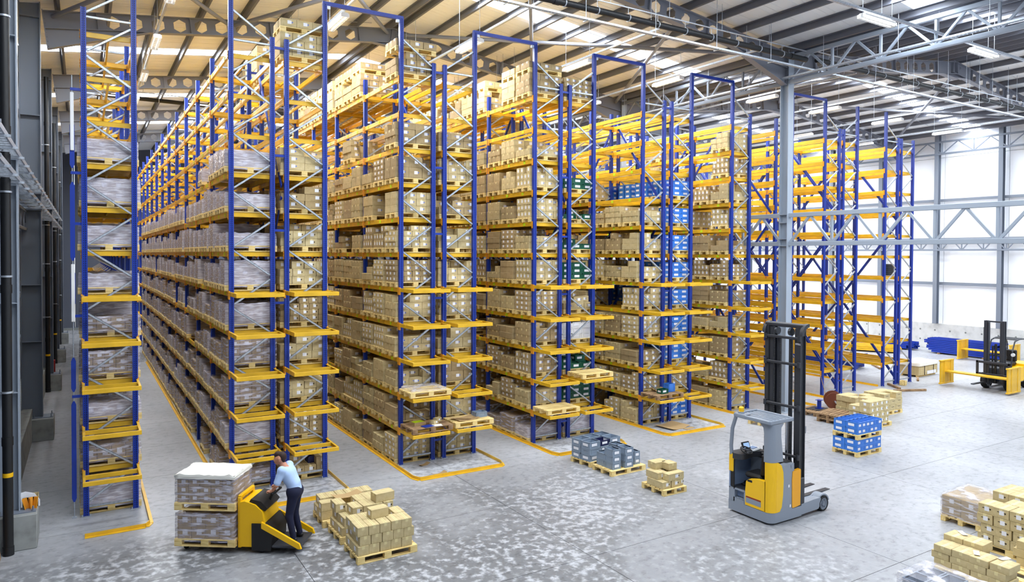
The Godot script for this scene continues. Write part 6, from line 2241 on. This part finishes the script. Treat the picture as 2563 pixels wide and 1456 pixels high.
# ---------------------------------------------------------------- counterbalance forklift far right
func forklift():
	var o := thing("forklift", "old black-masted yellow forklift standing far right before the white wall", "forklift", Vector3(33.8, 0, 2.93))
	var B := func(n: String, c: Vector3, s: Vector3, m: String, e := 0.02): return part(o, n, boxm(s, null, e), M[m], c)
	for s in [-1.0, 1.0]:
		var k := Kit.new()
		k.box(Vector3(0.0, 1.62, s * 0.36), Vector3(0.16, 2.76, 0.02)); k.box(Vector3(-0.07, 1.62, s * 0.34), Vector3(0.03, 2.76, 0.13)); k.box(Vector3(0.07, 1.62, s * 0.34), Vector3(0.03, 2.76, 0.13))
		part(o, "mast_rail", k.mesh(), M.dark_metal)
		B.call("inner_rail", Vector3(0.0, 1.6, s * 0.24), Vector3(0.12, 2.7, 0.06), "dark_metal", 0.01)
		wheel(o, Vector3(0.30, 0.33, s * 0.45), 0.33, 0.22, M.mid_metal)
		wheel(o, Vector3(1.85, 0.27, s * 0.42), 0.27, 0.2, M.mid_metal)
		B.call("carriage_post", Vector3(-0.14, 0.92, s * 0.62 + 0.0), Vector3(0.06, 0.62, 0.10), "dark_metal", 0.012)
		B.call("fork", Vector3(-0.62, 0.30, s * 0.36), Vector3(1.0, 0.05, 0.13), "dark_metal", 0.012)
		B.call("fork_shank", Vector3(-0.16, 0.50, s * 0.36), Vector3(0.05, 0.46, 0.13), "dark_metal", 0.012)
	for y in [0.66, 1.18]: B.call("carriage_bar", Vector3(-0.14, y, 0), Vector3(0.06, 0.10, 1.34), "dark_metal", 0.012)
	for y in [2.96, 1.5, 0.3]: B.call("mast_crossbar", Vector3(0.06, y, 0), Vector3(0.05, 0.07, 0.72), "dark_metal", 0.012)
	var c := Kit.new()
	c.tube(Vector3(0.02, 0.3, 0.03), Vector3(0.02, 2.0, 0.03), 0.05, 12)
	c.tube(Vector3(0.02, 0.3, -0.09), Vector3(0.02, 1.9, -0.09), 0.03, 12)
	part(o, "lift_cylinder", c.mesh(), M.black)
	# body
	part(o, "chassis", side_prism([Vector2(0.15, 0.28), Vector2(1.6, 0.28), Vector2(1.6, 0.62), Vector2(0.7, 0.62), Vector2(0.62, 0.9), Vector2(0.30, 1.0), Vector2(0.15, 0.9)], -0.46, 0.46), M.dark_metal)
	part(o, "counterweight", side_prism([Vector2(1.45, 0.40), Vector2(2.25, 0.30), Vector2(2.42, 0.6), Vector2(2.40, 1.0), Vector2(2.2, 1.12), Vector2(1.45, 1.08)], -0.52, 0.52), M.truck_yellow)
	part(o, "side_skirt", side_prism([Vector2(0.68, 0.35), Vector2(1.46, 0.35), Vector2(1.46, 0.98), Vector2(1.0, 0.92), Vector2(0.68, 0.62)], -0.52, 0.52), M.truck_yellow)
	B.call("seat", Vector3(1.25, 1.08, 0), Vector3(0.48, 0.16, 0.46), "black", 0.05)
	B.call("seat_back", Vector3(1.5, 1.40, 0), Vector3(0.12, 0.52, 0.44), "black", 0.04)
	B.call("cowl", Vector3(0.50, 1.05, 0), Vector3(0.22, 0.32, 0.8), "dark_metal", 0.04)
	var st := Kit.new()
	for i in 14: st.tube(Vector3(0.78, 1.36, 0) + Vector3(0, cos(i * TAU / 14), sin(i * TAU / 14)) * 0.14, Vector3(0.78, 1.36, 0) + Vector3(0, cos((i + 1) * TAU / 14), sin((i + 1) * TAU / 14)) * 0.14, 0.015, 6)
	st.tube(Vector3(0.55, 1.2, 0), Vector3(0.78, 1.36, 0), 0.025, 8)
	part(o, "steering_wheel", st.mesh(), M.black)
	for s in [-1.0, 1.0]:
		var g := Kit.new()
		g.path([Vector3(0.42, 0.95, s * 0.46), Vector3(0.52, 1.7, s * 0.46), Vector3(0.72, 2.10, s * 0.46), Vector3(1.1, 2.18, s * 0.46), Vector3(1.95, 2.16, s * 0.44), Vector3(2.12, 1.9, s * 0.44), Vector3(2.2, 1.1, s * 0.44)], 0.03, 8)
		part(o, "guard_tube", g.mesh(), M.dark_metal)
		var h := Kit.new()
		h.tube(Vector3(0.47, 1.55, s * 0.52), Vector3(0.40, 1.55, s * 0.52), 0.075, 12)
		part(o, "head_lamp", h.mesh(), M.lamp_white)
	for i in 7:
		var g := Kit.new()
		g.tube(Vector3(0.85 + i * 0.16, 2.16, -0.45), Vector3(0.85 + i * 0.16, 2.16, 0.45), 0.018, 6)
		part(o, "guard_bar", g.mesh(), M.dark_metal)
	# yellow end-guard assemblies
	guard_assembly("yellow rack guard carried on the forks of the old forklift", Vector3(32.75, 0.05, 1.2), 2.68)
	guard_assembly("yellow rack guard standing before the blue steel by the white wall", Vector3(41.9, 0.02, -2.55), 2.6)
	solo("comb_rack", comb(), M.orange, "yellow comb-edged rack panel standing behind the empty racks", "rack panel", Vector3(38.9, 0, -10.0), Basis(Vector3(0, 1, 0), 0.3))

func comb() -> ArrayMesh:
	var k := Kit.new()
	for i in 5:
		k.cbox(Vector3(-0.62 + i * 0.31, 0.62, 0), Vector3(0.28, 1.24, 0.08), 0.02)
	k.box(Vector3(0, 0.12, -0.05), Vector3(1.5, 0.2, 0.04))
	return k.mesh()

# two ribbed end panels joined by a plank; runs along +z from its base
func guard_assembly(label: String, at: Vector3, span: float):
	var o := thing("rack_guard", label, "rack guard", at)
	for e in [0.0, span]:
		for i in 4:
			part(o, "rib_panel", once("ribp", func(): return boxm(Vector3(0.255, 1.08, 0.07), null, 0.015)), M.orange, Vector3(0.14 + i * 0.27, 0.55, e + (0.02 if i % 2 else 0.0)))
		part(o, "panel_rail", boxm(Vector3(1.1, 0.06, 0.12), null, 0.01), M.orange, Vector3(0.54, 1.06, e))
		part(o, "panel_rail", boxm(Vector3(1.1, 0.06, 0.12), null, 0.01), M.orange, Vector3(0.54, 0.05, e))
	part(o, "plank", boxm(Vector3(0.42, 0.07, span), null, 0.012), M.orange, Vector3(0.5, 0.58, span / 2))

# ---------------------------------------------------------------- loose things
func steel_bundle(label: String, at: Vector3, turn: float, L: float, nx: int, ny: int, m: String, w: float, plates: bool):
	var o := thing("steel_bundle", label, "steel bundle", at, turn)
	var r := RandomNumberGenerator.new()
	r.seed = nx * 7 + ny
	for z in [-L * 0.32, L * 0.32]:
		part(o, "timber_bearer", boxm(Vector3(nx * w * 1.25, 0.08, 0.09), null, 0.005), M.wood_old, Vector3(0, 0.04, z))
	for j in ny:
		for i in nx:
			var k := Kit.new()
			# open channel section
			k.box(Vector3(0, 0.012, 0), Vector3(w * 0.92, 0.02, L)); k.box(Vector3(-w * 0.44, 0.05, 0), Vector3(0.014, 0.09, L)); k.box(Vector3(w * 0.44, 0.05, 0), Vector3(0.014, 0.09, L))
			if plates:
				k.box(Vector3(0, 0.05, L / 2), Vector3(w * 1.2, 0.2, 0.02))
			part(o, "section", k.mesh(), M[m], Vector3((i - (nx - 1) / 2.0) * w, 0.085 + j * 0.105, r.randf_range(-0.2, 0.25)))

func clutter():
	steel_bundle("tall stack of blue rack posts lying along the white wall behind the old forklift", Vector3(43.9, 0, -3.1), 0.0, 3.8, 5, 8, "blue", 0.2, false)
	steel_bundle("lower stack of dark blue rack posts left of the tall blue stack", Vector3(43.9, 0, -8.2), 0.0, 4.2, 5, 4, "blue", 0.2, false)
	steel_bundle("stack of blue rack frames with end plates behind the empty racks", Vector3(34.1, 0, -6.2), 0.0, 5.4, 5, 6, "blue", 0.24, true)
	steel_bundle("heap of yellow rack beams lying on the floor behind the last rows", Vector3(41.2, 0, -7.3), 0.5, 3.0, 9, 3, "orange", 0.16, false)
	# wrapped pack of orange slats
	var o := thing("slat_pack", "film-topped pack of orange slats strapped on bearers right of the last racks", "slat pack", Vector3(34.95, 0, -0.95), 0.06)
	for z in [-0.35, 0.0, 0.35]: part(o, "timber_bearer", boxm(Vector3(1.8, 0.08, 0.09), null, 0.005), M.wood, Vector3(0, 0.04, z))
	for j in 8:
		for i in 2: part(o, "slat", boxm(Vector3(1.85, 0.062, 0.46), null, 0.006), M.carton, Vector3(0, 0.115 + j * 0.066, -0.24 + i * 0.48))
	part(o, "film", film_mesh(1.9, 0.14, 1.0, 61), M.paper, Vector3(0, 0.53, 0))
	part(o, "strap", boxm(Vector3(0.02, 0.56, 0.98)), M.black, Vector3(-0.4, 0.36, 0))
	part(o, "strap", boxm(Vector3(0.02, 0.56, 0.98)), M.black, Vector3(0.5, 0.36, 0))
	part(o, "label_sticker", boxm(Vector3(0.9, 0.16, 0.004)), M.white_label, Vector3(0.3, 0.18, 0.486))
	# cable drum on its side, tipped
	var d := thing("cable_drum", "rusty brown cable drum lying tipped beside the dark pallets", "cable drum", Vector3(24.35, 0.31, 1.62), 0.75)
	for s in [-1.0, 1.0]:
		var k := Kit.new()
		k.tube(Vector3(s * 0.22 - 0.02, 0, 0), Vector3(s * 0.22 + 0.02, 0, 0), 0.30, 28)
		part(d, "flange", k.mesh(), M.rust)
		k = Kit.new()
		for i in 28: k.tube(Vector3(s * 0.22, cos(i * TAU / 28), sin(i * TAU / 28)) * Vector3(1, 0.30, 0.30), Vector3(s * 0.22, cos((i + 1) * TAU / 28), sin((i + 1) * TAU / 28)) * Vector3(1, 0.30, 0.30), 0.024, 6)
		part(d, "rim", k.mesh(), M.rust)
	var ax := Kit.new()
	ax.tube(Vector3(-0.6, 0, 0), Vector3(0.9, -0.05, 0.05), 0.03, 10)
	part(d, "axle", ax.mesh(), M.galv)
	var hb := Kit.new()
	hb.tube(Vector3(-0.22, 0, 0), Vector3(0.22, 0, 0), 0.09, 16)
	part(d, "core", hb.mesh(), M.dark_metal)
	# flat pallets
	pallet("low worn pallet carrying a dark plate and a blue bracket", Vector3(23.0, 0, 1.75), 0.1, "worn flat pallets", true)
	solo("steel_plate", boxm(Vector3(0.7, 0.02, 0.5), M.dark_metal, 0.004), null, "dark steel plate lying on the worn pallet", "plate", Vector3(23.1, PH + 0.012, 1.78), Basis(Vector3(0, 1, 0), 0.15))
	var bk := Kit.new()
	bk.cbox(Vector3(0, 0.16, 0), Vector3(0.11, 0.28, 0.11), 0.01); bk.box(Vector3(0, 0.305, 0), Vector3(0.22, 0.012, 0.2)); bk.box(Vector3(0, 0.012, 0), Vector3(0.22, 0.02, 0.2))
	solo("post_stub", bk.mesh(), M.blue, "short blue post stub with plates standing on the dark plate", "post stub", Vector3(23.15, PH + 0.022, 1.85))
	pallet("lower of two stacked dark pallets left of the tall cartons", Vector3(22.55, 0, 2.95), 0.1, "worn flat pallets", true)
	pallet("upper of two stacked dark pallets left of the tall cartons", Vector3(22.58, PH, 2.9), 0.14, "worn flat pallets", true)
	pallet("single pale pallet lying behind the reach truck's guard", Vector3(20.2, 0, 1.9), 0.2, "worn flat pallets")
	# timbers
	for q in [[30.6, 0.35, 0.95, 1.1, "short timber lying before the last rack pair"], [30.25, 1.25, -0.42, 1.5, "longer timber lying on the open floor before the last racks"], [33.35, -0.1, 0.5, 0.8, "timber end under the last rack's right foot"], [35.3, -3.3, 0.8, 1.5, "timber lying behind the last rack pair"]]:
		solo("timber", boxm(Vector3(q[3], 0.09, 0.1), M.wood_old, 0.008), null, q[4], "timber", Vector3(q[0], 0.045, q[1]), Basis(Vector3(0, 1, 0), q[2]))
	var wb := Kit.new()
	wb.box(Vector3(0, 0.01, 0), Vector3(0.3, 0.02, 0.22))
	for s in [-1.0, 1.0]:
		wb.box(Vector3(s * 0.14, 0.1, 0), Vector3(0.02, 0.2, 0.22)); wb.box(Vector3(0, 0.1, s * 0.1), Vector3(0.3, 0.2, 0.02))
	solo("wooden_box", wb.mesh(), M.wood, "small open wooden box at the foot of the last rack pair", "box", Vector3(31.45, 0, 0.28), Basis(Vector3(0, 1, 0), 0.2))
	var br := thing("broom", "long broom leaning against the first empty rack right of the column", "broom", Vector3(25.5, 0, 0.55), 0.3)
	var hk := Kit.new()
	hk.tube(Vector3(0, 0.06, 0), Vector3(0.45, 0.9, -0.4), 0.014, 8)
	part(br, "handle", hk.mesh(), M.wood_old)
	part(br, "head", boxm(Vector3(0.34, 0.07, 0.08), null, 0.015), M.wood_old, Vector3(0, 0.04, 0))
	# on the nearest column footing: an open carton and orange brackets
	var ob := Kit.new()
	ob.box(Vector3(0, 0.006, 0), Vector3(0.26, 0.012, 0.3))
	for s in [-1.0, 1.0]:
		ob.box(Vector3(s * 0.127, 0.1, 0), Vector3(0.006, 0.2, 0.3)); ob.box(Vector3(0, 0.1, s * 0.147), Vector3(0.26, 0.2, 0.006))
	solo("open_carton", ob.mesh(), M.carton, "small open carton standing on the nearest column footing", "carton", Vector3(-0.92, 0.685, 0.86))
	for i in 3:
		var hk2 := Kit.new()
		hk2.box(Vector3(0, 0.11, 0), Vector3(0.012, 0.22, 0.09)); hk2.box(Vector3(0.035, 0.11, -0.04), Vector3(0.07, 0.22, 0.012))
		solo("steel_bracket", hk2.mesh(), M.orange_deep, "orange steel rack bracket leaning on the nearest footing, %s of three" % ["left", "middle", "right"][i], "bracket", Vector3(-0.99 + i * 0.075, 0.69, 1.16), Basis(Vector3(0, 1, 0), 0.4 * i) * Basis(Vector3(0, 0, 1), 0.25 - 0.2 * i), "orange rack brackets")
	solo("cover_plate", side_prism([Vector2(0, 0), Vector2(0.34, 0), Vector2(0.34, 0.12), Vector2(0.25, 0.26), Vector2(0.1, 0.32), Vector2(0, 0.3)], -0.01, 0.01), M.clad_white, "rounded pale cover plate leaning behind the open carton", "plate", Vector3(-1.10, 0.685, 1.0))
	solo("fire_box", boxm(Vector3(0.24, 0.9, 0.3), M.red, 0.01), null, "red fire cabinet on the second left column", "fire cabinet", Vector3(-1.16, 0.7, -18.2))
	solo("timber_board", boxm(Vector3(0.04, 1.1, 0.5), M.wood_old, 0.005), null, "weathered board leaning at the left edge of the floor", "board", Vector3(-1.42, 0.55, 1.95), Basis(Vector3(0, 0, 1), 0.1))
	# navy crate on the floor level of the second row
	crate("tall navy plastic crate on the floor slot of the second rack row", "navy", Vector3(5.12, 0.146, -0.45), 0.0, "", Vector3(0.32, 0.36, 0.3), false)
